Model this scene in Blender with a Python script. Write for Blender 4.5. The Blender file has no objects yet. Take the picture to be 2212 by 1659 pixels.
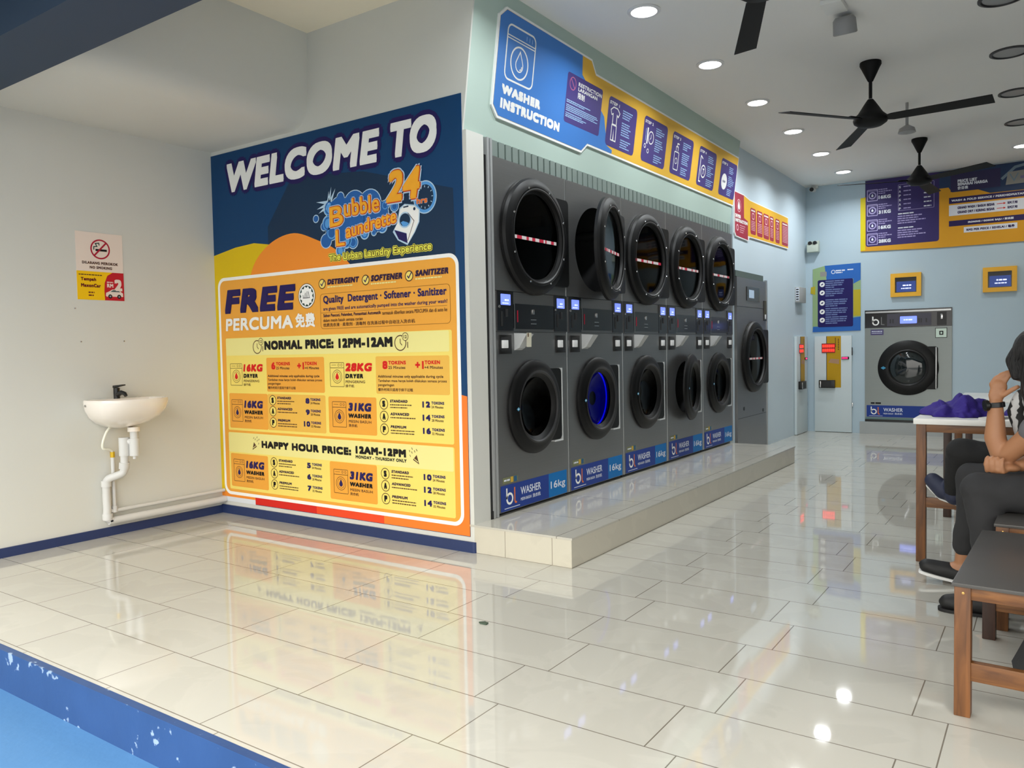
import bpy, bmesh, math, random
from mathutils import Vector, Matrix, Euler, noise as mnoise
random.seed(7)
SC = bpy.context.scene
COL = SC.collection
PI = math.pi

# ------------------------------------------------------------------ camera
def make_camera():
    yaw, pitch, roll, f = -0.60241609, -0.04286976, -0.01924524, 1697.37
    cy, sy = math.cos(yaw), math.sin(yaw)
    fw = Vector((sy*math.cos(pitch), cy*math.cos(pitch), math.sin(pitch)))
    r = Vector((cy, -sy, 0)); u = r.cross(fw)
    cr, sr = math.cos(roll), math.sin(roll)
    r2 = cr*r + sr*u; u2 = -sr*r + cr*u
    cam = bpy.data.cameras.new('camera'); cam.sensor_width = 36.0
    cam.lens = f/2212*36.0; cam.clip_start = 0.05; cam.clip_end = 200
    o = bpy.data.objects.new('camera', cam); COL.objects.link(o)
    m = Matrix(((r2.x, u2.x, -fw.x, 0), (r2.y, u2.y, -fw.y, 0), (r2.z, u2.z, -fw.z, 1.13), (0, 0, 0, 1)))
    o.matrix_world = m
    SC.camera = o
make_camera()

# ------------------------------------------------------------------ sky, exposure
SKY = 4.1
W = bpy.data.worlds.new('sky'); SC.world = W; W.use_nodes = True
nt = W.node_tree
bg = nt.nodes['Background']
# hazy overcast: dimmer towards the built-up horizon, brightest overhead
_tc = nt.nodes.new('ShaderNodeTexCoord'); _sp = nt.nodes.new('ShaderNodeSeparateXYZ'); _rp = nt.nodes.new('ShaderNodeValToRGB')
nt.links.new(_tc.outputs['Generated'], _sp.inputs[0]); nt.links.new(_sp.outputs['Z'], _rp.inputs['Fac']); nt.links.new(_rp.outputs['Color'], bg.inputs['Color'])
_e = _rp.color_ramp.elements
_e[0].position = 0.0; _e[0].color = (0.62, 0.605, 0.57, 1); _e[1].position = 1.0; _e[1].color = (2.1, 2.06, 1.93, 1)
_x = _e.new(0.28); _x.color = (0.86, 0.843, 0.79, 1); _x = _e.new(0.6); _x.color = (1.5, 1.47, 1.38, 1)
bg.inputs['Strength'].default_value = SKY
SC.view_settings.view_transform = 'Standard'
SC.view_settings.look = 'None'
SC.view_settings.gamma = 1.0
SC.view_settings.use_curve_mapping = False
SC.view_settings.exposure = 0.0
LAMP_W = 11.0          # each ceiling downlight, watts
LAMP_C = (0.93, 0.98, 1.0)
LAMP_E = 12.0          # glow of its lens
# ------------------------------------------------------------------ materials
def lin(c):
    c /= 255.0
    return c/12.92 if c <= 0.04045 else ((c+0.055)/1.055)**2.4
_mats = {}
def mat(name, rgb, rough=0.6, metal=0.0, var=0.05, scale=6.0, bump=0.0, bscale=60.0, emit=0.0, trans=0.0, coat=0.0, spec=0.5, stretch=None, ior=0):
    """procedural principled material: colour with a soft noise variation, optional bump"""
    if name in _mats: return _mats[name]
    m = bpy.data.materials.new(name); m.use_nodes = True
    t = m.node_tree; b = t.nodes['Principled BSDF']; L = t.links.new
    col = (lin(rgb[0]), lin(rgb[1]), lin(rgb[2]), 1)
    tc = t.nodes.new('ShaderNodeTexCoord')
    src = tc.outputs['Object']
    if stretch:
        mp = t.nodes.new('ShaderNodeMapping'); mp.inputs['Scale'].default_value = stretch
        L(src, mp.inputs['Vector']); src = mp.outputs['Vector']
    n = t.nodes.new('ShaderNodeTexNoise'); n.inputs['Scale'].default_value = scale; n.inputs['Detail'].default_value = 3
    L(src, n.inputs['Vector'])
    mx = t.nodes.new('ShaderNodeMix'); mx.data_type = 'RGBA'
    mx.inputs[6].default_value = tuple(max(0, x*(1-var)) for x in col[:3])+(1,)
    mx.inputs[7].default_value = tuple(min(1, x*(1+var)) for x in col[:3])+(1,)
    L(n.outputs['Fac'], mx.inputs[0]); L(mx.outputs[2], b.inputs['Base Color'])
    b.inputs['Roughness'].default_value = rough; b.inputs['Metallic'].default_value = metal
    b.inputs['Specular IOR Level'].default_value = spec
    if coat: b.inputs['Coat Weight'].default_value = coat; b.inputs['Coat Roughness'].default_value = 0.08
    if ior: b.inputs['IOR'].default_value = ior
    if trans: b.inputs['Transmission Weight'].default_value = trans
    if emit:
        L(mx.outputs[2], b.inputs['Emission Color']); b.inputs['Emission Strength'].default_value = emit
    if bump:
        n2 = t.nodes.new('ShaderNodeTexNoise'); n2.inputs['Scale'].default_value = bscale; n2.inputs['Detail'].default_value = 4
        L(src, n2.inputs['Vector'])
        bp = t.nodes.new('ShaderNodeBump'); bp.inputs['Strength'].default_value = bump; bp.inputs['Distance'].default_value = 0.01
        L(n2.outputs['Fac'], bp.inputs['Height']); L(bp.outputs['Normal'], b.inputs['Normal'])
    _mats[name] = m
    return m

def tile_material(name, c1, c2, grout, rough, wx, wy, ox, oy, offset=0.16, plane='xy', mortar=0.0022):
    m = bpy.data.materials.new(name); m.use_nodes = True
    t = m.node_tree; b = t.nodes['Principled BSDF']; L = t.links.new
    tc = t.nodes.new('ShaderNodeTexCoord')
    mp = t.nodes.new('ShaderNodeMapping'); mp.inputs['Location'].default_value = (ox, oy, 0)
    if plane == 'xy': L(tc.outputs['Object'], mp.inputs['Vector'])
    else:
        sp = t.nodes.new('ShaderNodeSeparateXYZ'); cb = t.nodes.new('ShaderNodeCombineXYZ')
        L(tc.outputs['Object'], sp.inputs[0])
        L(sp.outputs[{'x': 0, 'y': 1, 'z': 2}[plane[0]]], cb.inputs[0]); L(sp.outputs[{'x': 0, 'y': 1, 'z': 2}[plane[1]]], cb.inputs[1])
        L(cb.outputs[0], mp.inputs['Vector'])
    b.inputs['Specular IOR Level'].default_value = 0.9
    br = t.nodes.new('ShaderNodeTexBrick')
    br.offset = offset; br.offset_frequency = 2; br.squash = 1.0
    br.inputs['Scale'].default_value = 1.0
    br.inputs['Brick Width'].default_value = wx; br.inputs['Row Height'].default_value = wy
    br.inputs['Mortar Size'].default_value = mortar; br.inputs['Mortar Smooth'].default_value = 0.2
    def C(c): return (lin(c[0]), lin(c[1]), lin(c[2]), 1)
    br.inputs['Color1'].default_value = C(c1); br.inputs['Color2'].default_value = C(c2); br.inputs['Mortar'].default_value = C(grout)
    L(mp.outputs['Vector'], br.inputs['Vector'])
    # faint marbling veins
    n = t.nodes.new('ShaderNodeTexNoise'); n.inputs['Scale'].default_value = 2.3; n.inputs['Detail'].default_value = 6; n.inputs['Distortion'].default_value = 1.6
    L(tc.outputs['Object'], n.inputs['Vector'])
    r = t.nodes.new('ShaderNodeValToRGB')
    r.color_ramp.elements[0].position = 0.46; r.color_ramp.elements[0].color = (0.97, 0.97, 0.97, 1)
    r.color_ramp.elements[1].position = 0.56; r.color_ramp.elements[1].color = (1, 1, 1, 1)
    e = r.color_ramp.elements.new(0.5); e.color = (1.015, 1.015, 1.015, 1)
    L(n.outputs['Fac'], r.inputs['Fac'])
    mx = t.nodes.new('ShaderNodeMix'); mx.data_type = 'RGBA'; mx.blend_type = 'MULTIPLY'; mx.inputs[0].default_value = 1
    L(br.outputs['Color'], mx.inputs[6]); L(r.outputs['Color'], mx.inputs[7]); L(mx.outputs[2], b.inputs['Base Color'])
    n3 = t.nodes.new('ShaderNodeTexNoise'); n3.inputs['Scale'].default_value = 1.4; n3.inputs['Detail'].default_value = 3
    L(tc.outputs['Object'], n3.inputs['Vector'])
    mr = t.nodes.new('ShaderNodeMapRange'); mr.inputs['To Min'].default_value = rough*0.8; mr.inputs['To Max'].default_value = rough*1.25
    L(n3.outputs['Fac'], mr.inputs['Value']); L(mr.outputs['Result'], b.inputs['Roughness'])
    bp = t.nodes.new('ShaderNodeBump'); bp.inputs['Strength'].default_value = 0.25; bp.inputs['Distance'].default_value = 0.002; bp.invert = True
    L(br.outputs['Fac'], bp.inputs['Height']); L(bp.outputs['Normal'], b.inputs['Normal'])
    return m

def wood_material(name, c1, c2, stretch):
    m = bpy.data.materials.new(name); m.use_nodes = True
    t = m.node_tree; b = t.nodes['Principled BSDF']; L = t.links.new
    tc = t.nodes.new('ShaderNodeTexCoord'); mp = t.nodes.new('ShaderNodeMapping'); mp.inputs['Scale'].default_value = stretch
    L(tc.outputs['Object'], mp.inputs['Vector'])
    n = t.nodes.new('ShaderNodeTexNoise'); n.inputs['Scale'].default_value = 5; n.inputs['Detail'].default_value = 6; n.inputs['Distortion'].default_value = 0.8
    L(mp.outputs['Vector'], n.inputs['Vector'])
    r = t.nodes.new('ShaderNodeValToRGB')
    r.color_ramp.elements[0].position = 0.3; r.color_ramp.elements[0].color = (lin(c1[0]), lin(c1[1]), lin(c1[2]), 1)
    r.color_ramp.elements[1].position = 0.7; r.color_ramp.elements[1].color = (lin(c2[0]), lin(c2[1]), lin(c2[2]), 1)
    L(n.outputs['Fac'], r.inputs['Fac']); L(r.outputs['Color'], b.inputs['Base Color'])
    b.inputs['Roughness'].default_value = 0.45
    bp = t.nodes.new('ShaderNodeBump'); bp.inputs['Strength'].default_value = 0.15; bp.inputs['Distance'].default_value = 0.003
    L(n.outputs['Fac'], bp.inputs['Height']); L(bp.outputs['Normal'], b.inputs['Normal'])
    return m

# ------------------------------------------------------------------ text outlines (built-in font)
_tx = {}
def glyphs(s, shear=0.0, res=2, space=1.0):
    k = (s, shear, res, space)
    if k in _tx: return _tx[k]
    c = bpy.data.curves.new('t', 'FONT'); c.body = s; c.size = 1; c.shear = shear; c.resolution_u = res; c.space_character = space
    o = bpy.data.objects.new('t', c); COL.objects.link(o)
    dg = bpy.context.evaluated_depsgraph_get()
    me = bpy.data.meshes.new_from_object(o.evaluated_get(dg))
    vs = [(v.co.x, v.co.y) for v in me.vertices]; fs = [tuple(p.vertices) for p in me.polygons]
    bpy.data.objects.remove(o); bpy.data.curves.remove(c); bpy.data.meshes.remove(me)
    x0 = min(v[0] for v in vs); x1 = max(v[0] for v in vs); y0 = min(v[1] for v in vs); y1 = max(v[1] for v in vs)
    # make every face look towards +z
    out = []
    for f in fs:
        a = 0
        for i in range(len(f)):
            p, q = vs[f[i]], vs[f[(i+1) % len(f)]]
            a += p[0]*q[1]-q[0]*p[1]
        out.append(f if a >= 0 else f[::-1])
    _tx[k] = (vs, out, x0, x1, y0, y1)
    return _tx[k]

# ------------------------------------------------------------------ mesh builder
SQ8 = ((-1, -1), (1, 1), (-1, 1), (1, -1), (0, 1), (0, -1), (1, 0), (-1, 0))
SQ16 = [(x/3, s) for s in (-1, 1) for x in range(-3, 4)]+[(s, y/3) for s in (-1, 1) for y in range(-2, 3)]+[(x/2, y/2) for x in (-1, 0, 1) for y in (-1, 0, 1) if x or y]
class MB:
    def __init__(s):
        s.v = []; s.f = []; s.mi = []; s.sm = []; s.mats = []; s.M = Matrix.Identity(4)
    def slot(s, m):
        if m not in s.mats: s.mats.append(m)
        return s.mats.index(m)
    def add(s, vs, fs, m, smooth=False):
        b = len(s.v); k = s.slot(m)
        for v in vs: s.v.append(tuple(s.M @ Vector(v)))
        for f in fs:
            s.f.append(tuple(b+i for i in f)); s.mi.append(k); s.sm.append(smooth)
        return s
    def box(s, a, b, m, bev=0.0):
        x0, y0, z0 = (min(a[i], b[i]) for i in range(3)); x1, y1, z1 = (max(a[i], b[i]) for i in range(3))
        if bev <= 0:
            vs = [(x0,y0,z0),(x1,y0,z0),(x1,y1,z0),(x0,y1,z0),(x0,y0,z1),(x1,y0,z1),(x1,y1,z1),(x0,y1,z1)]
            return s.add(vs, [(3,2,1,0),(4,5,6,7),(0,1,5,4),(1,2,6,5),(2,3,7,6),(3,0,4,7)], m)
        bm = bmesh.new(); bmesh.ops.create_cube(bm, size=1)
        for v in bm.verts: v.co = Vector(((x0+x1)/2+v.co.x*(x1-x0), (y0+y1)/2+v.co.y*(y1-y0), (z0+z1)/2+v.co.z*(z1-z0)))
        bmesh.ops.bevel(bm, geom=list(bm.edges), offset=bev, segments=2, profile=0.6, affect='EDGES')
        return s.bm(bm, m, True)
    def bm(s, bm, m, smooth=True):
        bm.verts.ensure_lookup_table(); bm.verts.index_update()
        s.add([v.co[:] for v in bm.verts], [tuple(v.index for v in f.verts) for f in bm.faces], m, smooth); bm.free(); return s
    def prism(s, pts, z0, z1, m, smooth=False):
        """2D outline (counter-clockwise) in x,y, extruded along z"""
        a = sum(pts[i][0]*pts[(i+1) % len(pts)][1]-pts[(i+1) % len(pts)][0]*pts[i][1] for i in range(len(pts)))
        if a < 0: pts = pts[::-1]
        n = len(pts)
        vs = [(p[0], p[1], z0) for p in pts]+[(p[0], p[1], z1) for p in pts]
        fs = [tuple(range(n-1, -1, -1)), tuple(range(n, 2*n))]+[(i, (i+1) % n, n+(i+1) % n, n+i) for i in range(n)]
        return s.add(vs, fs, m, smooth)
    def poly(s, pts, z, m):
        a = sum(pts[i][0]*pts[(i+1) % len(pts)][1]-pts[(i+1) % len(pts)][0]*pts[i][1] for i in range(len(pts)))
        if a < 0: pts = pts[::-1]
        return s.add([(p[0], p[1], z) for p in pts], [tuple(range(len(pts)))], m)
    def rect(s, u0, v0, u1, v1, z, m): return s.poly([(u0, v0), (u1, v0), (u1, v1), (u0, v1)], z, m)
    def rrect(s, u0, v0, u1, v1, r, z, m, n=5): return s.poly(rr(u0, v0, u1, v1, r, n), z, m)
    def disc(s, c, r, z, m, n=28, ry=None): return s.poly(circ(c, r, n, ry), z, m)
    def band(s, outer, inner, z, m):
        n = len(outer)
        return s.add([(p[0], p[1], z) for p in outer]+[(p[0], p[1], z) for p in inner], [(i, (i+1) % n, n+(i+1) % n, n+i) for i in range(n)], m)
    def ring(s, c, r1, r0, z, m, n=32, k=1.0): return s.band(circ(c, r1, n, r1*k), circ(c, r0, n, r0*k), z, m)
    def frame(s, u0, v0, u1, v1, r, w, z, m): return s.band(rr(u0, v0, u1, v1, r), rr(u0+w, v0+w, u1-w, v1-w, max(r-w, 0.0005)), z, m)
    def line(s, pts, w, z, m, closed=False):
        P = [Vector((p[0], p[1])) for p in pts]; n = len(P); L = []; R = []
        for i in range(n):
            a = P[(i-1) % n] if (closed or i > 0) else P[i]; b = P[(i+1) % n] if (closed or i < n-1) else P[i]
            d1 = (P[i]-a); d2 = (b-P[i])
            d1 = d1.normalized() if d1.length > 1e-9 else d2.normalized()
            d2 = d2.normalized() if d2.length > 1e-9 else d1
            t = (d1+d2); t = t.normalized() if t.length > 1e-6 else d1
            nrm = Vector((-t.y, t.x)); c = max(0.4, nrm.dot(Vector((-d1.y, d1.x))))
            L.append(P[i]+nrm*(w/2/c)); R.append(P[i]-nrm*(w/2/c))
        vs = [(p.x, p.y, z) for p in R]+[(p.x, p.y, z) for p in L]
        fs = [(i, i+1, n+i+1, n+i) for i in range(n-1)]
        if closed: fs.append((n-1, 0, n, 2*n-1))
        return s.add(vs, fs, m)
    def text(s, body, u0, v0, u1, v1, z, m, bold=0.0, shear=0.0, copies=0, slant=0.0, res=0, grow=0.0):
        """lettering fitted to the box u0..u1, v0..v1; bold = stroke growth in metres; slant raises the baseline to the right"""
        if not res: res = 6 if (v1-v0) > 0.04 else 3 if (v1-v0) > 0.02 else 2
        vs, fs, x0, x1, y0, y1 = glyphs(body, shear, res, 1+round(1.3*bold/(v1-v0), 2))
        bold *= 0.85 if (v1-v0) > 0.03 else 0.7
        q = min(bold, (v1-v0)*0.2); u0 += q; u1 -= q; v0 += q; v1 -= q; bold += grow
        sx = (u1-u0)/(x1-x0); sy = (v1-v0)/(y1-y0)
        offs = [(0, 0)]
        if bold > 0:
            k = copies or 4
            offs += [(bold*a, bold*c) for a, c in (SQ16 if (v1-v0) > 0.075 else SQ8[:max(4, min(k, 8))])] if not grow else [(bold*math.cos(2*PI*i/k+0.4), bold*math.sin(2*PI*i/k+0.4)) for i in range(k)]
        for i, (dx, dy) in enumerate(offs):
            s.add([(u0+(a-x0)*sx+dx, v0+(b-y0)*sy+dy+slant*(a-x0)*sx, z+i*9e-5) for a, b in vs], fs, m)
        return s
    def words(s, u0, v0, u1, h, z, m, seed=0, wmin=0.6, wmax=2.2):
        """a line of print too small to read: word-length strokes"""
        rnd = random.Random(seed*131+int(u0*1000)+int(v0*7919)); x = u0
        while x < u1-h*0.4:
            w = min(rnd.uniform(wmin, wmax)*h*1.5, u1-x); s.rect(x, v0, x+w, v0+h, z, m); x += w+h*0.45
        return s
    def lathe(s, prof, m, n=40, M=None, smooth=True, cap0=False, cap1=False):
        """profile [(radius, z)] revolved about z"""
        keep = s.M
        if M is not None: s.M = s.M @ M
        vs = []; fs = []; k = len(prof)
        for r, z in prof:
            for i in range(n):
                a = 2*PI*i/n; vs.append((r*math.cos(a), r*math.sin(a), z))
        for j in range(k-1):
            for i in range(n):
                i2 = (i+1) % n; fs.append((j*n+i, j*n+i2, (j+1)*n+i2, (j+1)*n+i))
        if cap0: fs.append(tuple(range(n-1, -1, -1)))
        if cap1: fs.append(tuple((k-1)*n+i for i in range(n)))
        s.add(vs, fs, m, smooth); s.M = keep; return s
    def cyl(s, p, q, r, m, n=20, r1=None, smooth=True):
        p = Vector(p); q = Vector(q); d = q-p; L = d.length
        M = Matrix.Translation(p) @ d.to_track_quat('Z', 'Y').to_matrix().to_4x4()
        return s.lathe([(r, 0), (r if r1 is None else r1, L)], m, n, M, smooth, True, True)
    def tube(s, pts, r, m, n=12):
        P = [Vector(p) for p in pts]; k = len(P); rs = r if isinstance(r, (list, tuple)) else [r]*k
        t = (P[1]-P[0]).normalized(); up = Vector((0, 0, 1)) if abs(t.z) < 0.9 else Vector((1, 0, 0))
        nx = t.cross(up).normalized(); vs = []
        for i in range(k):
            a = P[max(i-1, 0)]; b = P[min(i+1, k-1)]; t = (b-a).normalized()
            nx = (nx-t*nx.dot(t)).normalized(); ny = t.cross(nx)
            for j in range(n):
                w = 2*PI*j/n; vs.append(tuple(P[i]+(nx*math.cos(w)+ny*math.sin(w))*rs[i]))
        fs = [(i*n+j, i*n+(j+1) % n, (i+1)*n+(j+1) % n, (i+1)*n+j) for i in range(k-1) for j in range(n)]
        fs += [tuple(range(n-1, -1, -1)), tuple((k-1)*n+j for j in range(n))]
        return s.add(vs, fs, m, True)
    def build(s, name, parent=None, smooth_angle=0.7, label=None):
        me = bpy.data.meshes.new(name); me.from_pydata(s.v, [], s.f)
        for m in s.mats: me.materials.append(m)
        me.polygons.foreach_set('material_index', s.mi); me.polygons.foreach_set('use_smooth', s.sm)
        me.update()
        if any(s.sm): me.set_sharp_from_angle(angle=smooth_angle)
        o = bpy.data.objects.new(name, me); COL.objects.link(o)
        if parent is not None: o.parent = parent
        if label: o['label'] = label
        return o

def circ(c, r, n=28, ry=None):
    ry = r if ry is None else ry
    return [(c[0]+r*math.cos(2*PI*i/n), c[1]+ry*math.sin(2*PI*i/n)) for i in range(n)]
def rr(u0, v0, u1, v1, r, n=5):
    r = min(r, (u1-u0)/2-1e-5, (v1-v0)/2-1e-5); P = []
    for cx, cy, a0 in ((u1-r, v0+r, -PI/2), (u1-r, v1-r, 0), (u0+r, v1-r, PI/2), (u0+r, v0+r, PI)):
        P += [(cx+r*math.cos(a0+PI/2*i/n), cy+r*math.sin(a0+PI/2*i/n)) for i in range(n+1)]
    return P
def spline(pts, k=8):
    P = [Vector(p) for p in pts]; out = []
    for i in range(len(P)-1):
        a = P[max(i-1, 0)]; b = P[i]; c = P[i+1]; d = P[min(i+2, len(P)-1)]
        for j in range(k):
            t = j/k; out.append(0.5*((2*b)+(c-a)*t+(2*a-5*b+4*c-d)*t*t+(-a+3*b-3*c+d)*t*t*t))
    out.append(P[-1]); return out

# ------------------------------------------------------------------ scene bookkeeping
def thing(name, label, cat, loc=(0, 0, 0), rot=(0, 0, 0), group=None):
    o = bpy.data.objects.new(name, None); COL.objects.link(o)
    o.empty_display_size = 0.1; o.location = loc; o.rotation_euler = rot
    o['label'] = label; o['category'] = cat
    if group: o['group'] = group
    return o
def tag(o, label, cat, group=None, kind=None):
    o['label'] = label; o['category'] = cat
    if group: o['group'] = group
    if kind: o['kind'] = kind
    return o
def struct(mb, name):
    o = mb.build(name); o['kind'] = 'structure'; return o
FACE_Y = (PI/2, 0, 0)            # local x right, y up, z towards -y (front of a wall facing the entrance)
FACE_X = (PI/2, 0, PI/2)         # same for a wall facing +x
# ------------------------------------------------------------------ shared materials
M_wall = mat('paint_white', (214, 214, 207), 0.65, var=0.02, scale=2, bump=0.03, bscale=120)
M_mint = mat('paint_mint', (184, 204, 194), 0.55, var=0.02, scale=2, bump=0.03, bscale=120)
M_ceil = mat('paint_ceiling', (238, 237, 233), 0.8, var=0.015, scale=1.5)
M_navy = mat('paint_navy', (36, 52, 96), 0.5, var=0.12, scale=9)
M_beam = mat('paint_beam_navy', (34, 56, 80), 0.6, var=0.08, scale=3)
M_floor = tile_material('floor_tile', (199, 196, 186), (195, 192, 182), (122, 114, 102), 0.036, 0.604, 0.301, 1.452+0.0, -2.0)
M_plat = tile_material('platform_tile', (196, 192, 181), (191, 187, 176), (120, 112, 100), 0.07, 0.604, 0.62, 2.65, -3.463, plane='yx')
M_platf = tile_material('platform_riser_tile', (206, 200, 183), (201, 195, 179), (146, 137, 120), 0.2, 0.30, 0.4, 0, 0, plane='xz')
M_blue = mat('painted_concrete_blue', (76, 124, 172), 0.5, var=0.10, scale=3, bump=0.15, bscale=25)
M_road = mat('asphalt', (78, 81, 84), 0.9, var=0.1, scale=8)
M_black = mat('black_plastic', (18, 18, 19), 0.35, var=0.1)
M_white = mat('white_plastic', (226, 226, 222), 0.4, var=0.02)
M_chrome = mat('chrome', (205, 205, 205), 0.18, metal=1.0, var=0.02)

def chipped_navy():
    """navy gloss paint on the step edge, worn through to grey in chips"""
    m = bpy.data.materials.new('chipped_navy_paint'); m.use_nodes = True
    t = m.node_tree; b = t.nodes['Principled BSDF']; L = t.links.new
    tc = t.nodes.new('ShaderNodeTexCoord')
    n = t.nodes.new('ShaderNodeTexNoise'); n.inputs['Scale'].default_value = 16; n.inputs['Detail'].default_value = 6
    L(tc.outputs['Object'], n.inputs['Vector'])
    r = t.nodes.new('ShaderNodeValToRGB'); e = r.color_ramp.elements
    e[0].position = 0.625; e[0].color = (0, 0, 0, 1); e[1].position = 0.655; e[1].color = (1, 1, 1, 1)
    L(n.outputs['Fac'], r.inputs['Fac'])
    n2 = t.nodes.new('ShaderNodeTexNoise'); n2.inputs['Scale'].default_value = 4; L(tc.outputs['Object'], n2.inputs['Vector'])
    base = t.nodes.new('ShaderNodeMix'); base.data_type = 'RGBA'
    base.inputs[6].default_value = (lin(38), lin(66), lin(112), 1); base.inputs[7].default_value = (lin(50), lin(84), lin(138), 1)
    L(n2.outputs['Fac'], base.inputs[0])
    mx = t.nodes.new('ShaderNodeMix'); mx.data_type = 'RGBA'; L(r.outputs['Color'], mx.inputs[0]); L(base.outputs[2], mx.inputs[6])
    mx.inputs[7].default_value = (lin(150), lin(170), lin(195), 1)
    L(mx.outputs[2], b.inputs['Base Color']); b.inputs['Roughness'].default_value = 0.4
    bp = t.nodes.new('ShaderNodeBump'); bp.inputs['Strength'].default_value = 0.3; bp.inputs['Distance'].default_value = 0.004
    L(n.outputs['Fac'], bp.inputs['Height']); L(bp.outputs['Normal'], b.inputs['Normal'])
    return m
M_chip = chipped_navy()

# ------------------------------------------------------------------ shell
CZ = 3.16; XR = 2.6; YB = 10.65; YW = 3.463; XS = -4.94; XW = -2.65; YF = 1.38
struct(MB().box((XS, YF, -0.12), (XR, YB, 0), M_floor), 'floor')
struct(MB().box((XS, YF-0.03, -0.2), (XR, YF, 0.0), M_chip), 'trim_3')
struct(MB().box((-9, 0.35, -0.22), (9, YF-0.03, -0.16), M_blue), 'floor_outside')
struct(MB().box((-9, -4, -0.22), (9, 0.35, -0.165), mat('low_bounce_grey', (112, 116, 120), 0.8, var=0.08)), 'floor_unseen_ground')  # unseen ground, added in dull grey to cut blue bounce light
struct(MB().box((-40, -40, -0.4), (40, -4, -0.2), M_road), 'floor_road')
struct(MB().box((-2.8, 1.55, CZ), (XR+0.16, YB+0.15, CZ+0.12), M_ceil), 'ceiling')
struct(MB().box((XS-0.16, 1.55, CZ), (-2.8, YB+0.15, CZ+0.12), mat('paint_cream', (240, 230, 206), 0.8, var=0.015)), 'ceiling_alcove')
struct(MB().box((XS-0.16, -4.0, -0.2), (XS, YW+0.157, CZ), M_wall), 'wall_left')
w = MB().box((XS, YW, -0.1), (-2.655, YW+0.157, 2.345), M_wall)
w.box((XS, YW, 2.345), (-3.3, YW+0.157, CZ), M_wall)
ec = [(-3.3, 2.345), (-2.6801, 2.345), (-2.5681, CZ), (-3.3, CZ)]        # end of the leaning fascia, in the wall's plane
w.add([(x, YW, z) for x, z in ec]+[(x, YW+0.012, z) for x, z in ec], [(0, 1, 2, 3), (7, 6, 5, 4), (0, 4, 5, 1), (1, 5, 6, 2), (2, 6, 7, 3), (3, 7, 4, 0)], M_wall)
struct(w, 'wall_alcove')
# leaning fascia above the machines
b = MB()
prof = [(-2.680, 2.345), (-2.568, CZ), (-3.3, CZ), (-3.3, 2.345)]
vs = [(x, YW+0.012, z) for x, z in prof]+[(x, 7.815, z) for x, z in prof]
b.add(vs, [(0, 1, 2, 3), (7, 6, 5, 4), (0, 4, 5, 1), (1, 5, 6, 2), (2, 6, 7, 3), (3, 7, 4, 0)], M_mint)
struct(b, 'wall_fascia')
M_pblue = mat('paint_pale_blue', (206, 222, 232), 0.55, var=0.02, scale=2, bump=0.03, bscale=120)
struct(MB().box((-2.8, 7.815, -0.1), (XW, YB+0.1, CZ), M_pblue), 'wall_washer')
struct(MB().box((-3.75, YW+0.157, -0.1), (-3.62, 7.9, CZ), M_mint), 'wall_recess')
struct(MB().box((-2.8, YB, -0.1), (XR+0.1, YB+0.15, CZ), mat('paint_grey_blue', (182, 202, 214), 0.55, var=0.02, scale=2)), 'wall_back')
struct(MB().box((XR, YF, -0.1), (XR+0.16, YB+0.1, CZ), mat('dark_reflection_grey', (112, 114, 116), 0.6, var=0.03)), 'wall_right')  # unseen wall; grey stands in for machine fronts, to darken door reflections
# plaster beam along the alcove's left wall, lower edge eased
bp = [(XS, 2.572), (-4.055, 2.572), (-3.985, 2.60), (-3.945, 2.645), (-3.925, 2.70), (-3.905, CZ), (XS, CZ)]
vs = [(x, 1.85, z) for x, z in bp]+[(x, YW, z) for x, z in bp]; n = len(bp)
b = MB(); b.add(vs, [tuple(range(n)), tuple(range(2*n-1, n-1, -1))]+[(i, n+i, n+(i+1) % n, (i+1) % n) for i in range(n)], M_wall, True)
o = b.build('trim_1', None, 0.9); o['kind'] = 'structure'
# navy roof beam across the shop front, and the awning roof outside it
struct(MB().box((XS, 1.55, 2.475), (XR, 1.85, CZ), M_beam), 'trim_2')
struct(MB().box((-9, 0.25, 2.66), (9, 1.55, 2.78), M_beam), 'roof_awning')  # unseen reach of the awning is shaped to limit daylight indoors
# skirting
b = MB(); b.box((XS, YF, 0), (XS+0.013, YW, 0.055), M_navy); struct(b, 'baseboard_left')
b = MB(); b.prism([(XS, YW-0.013), (-2.662, YW-0.013), (-2.650, YW-0.008), (-2.643, YW+0.004), (-2.643, YW+0.02), (-2.655, YW+0.02), (-2.655, YW), (XS, YW)], 0, 0.06, M_navy); struct(b, 'baseboard_alcove')
# low plinth along the back wall and by the corner
struct(MB().box((-1.99, YB-0.05, 0), (XR, YB, 0.15), mat('plinth_grey', (168, 172, 172), 0.4)), 'trim_4')
# tiled platform the stacked machines stand on
b = MB(); b.box((-3.6, YW+0.001, 0), (-2.03, 7.72, 0.147), M_platf)
b.box((-3.6, YW-0.004, 0.147), (-2.024, 7.726, 0.158), M_plat)
struct(b, 'floor_platform')

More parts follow.
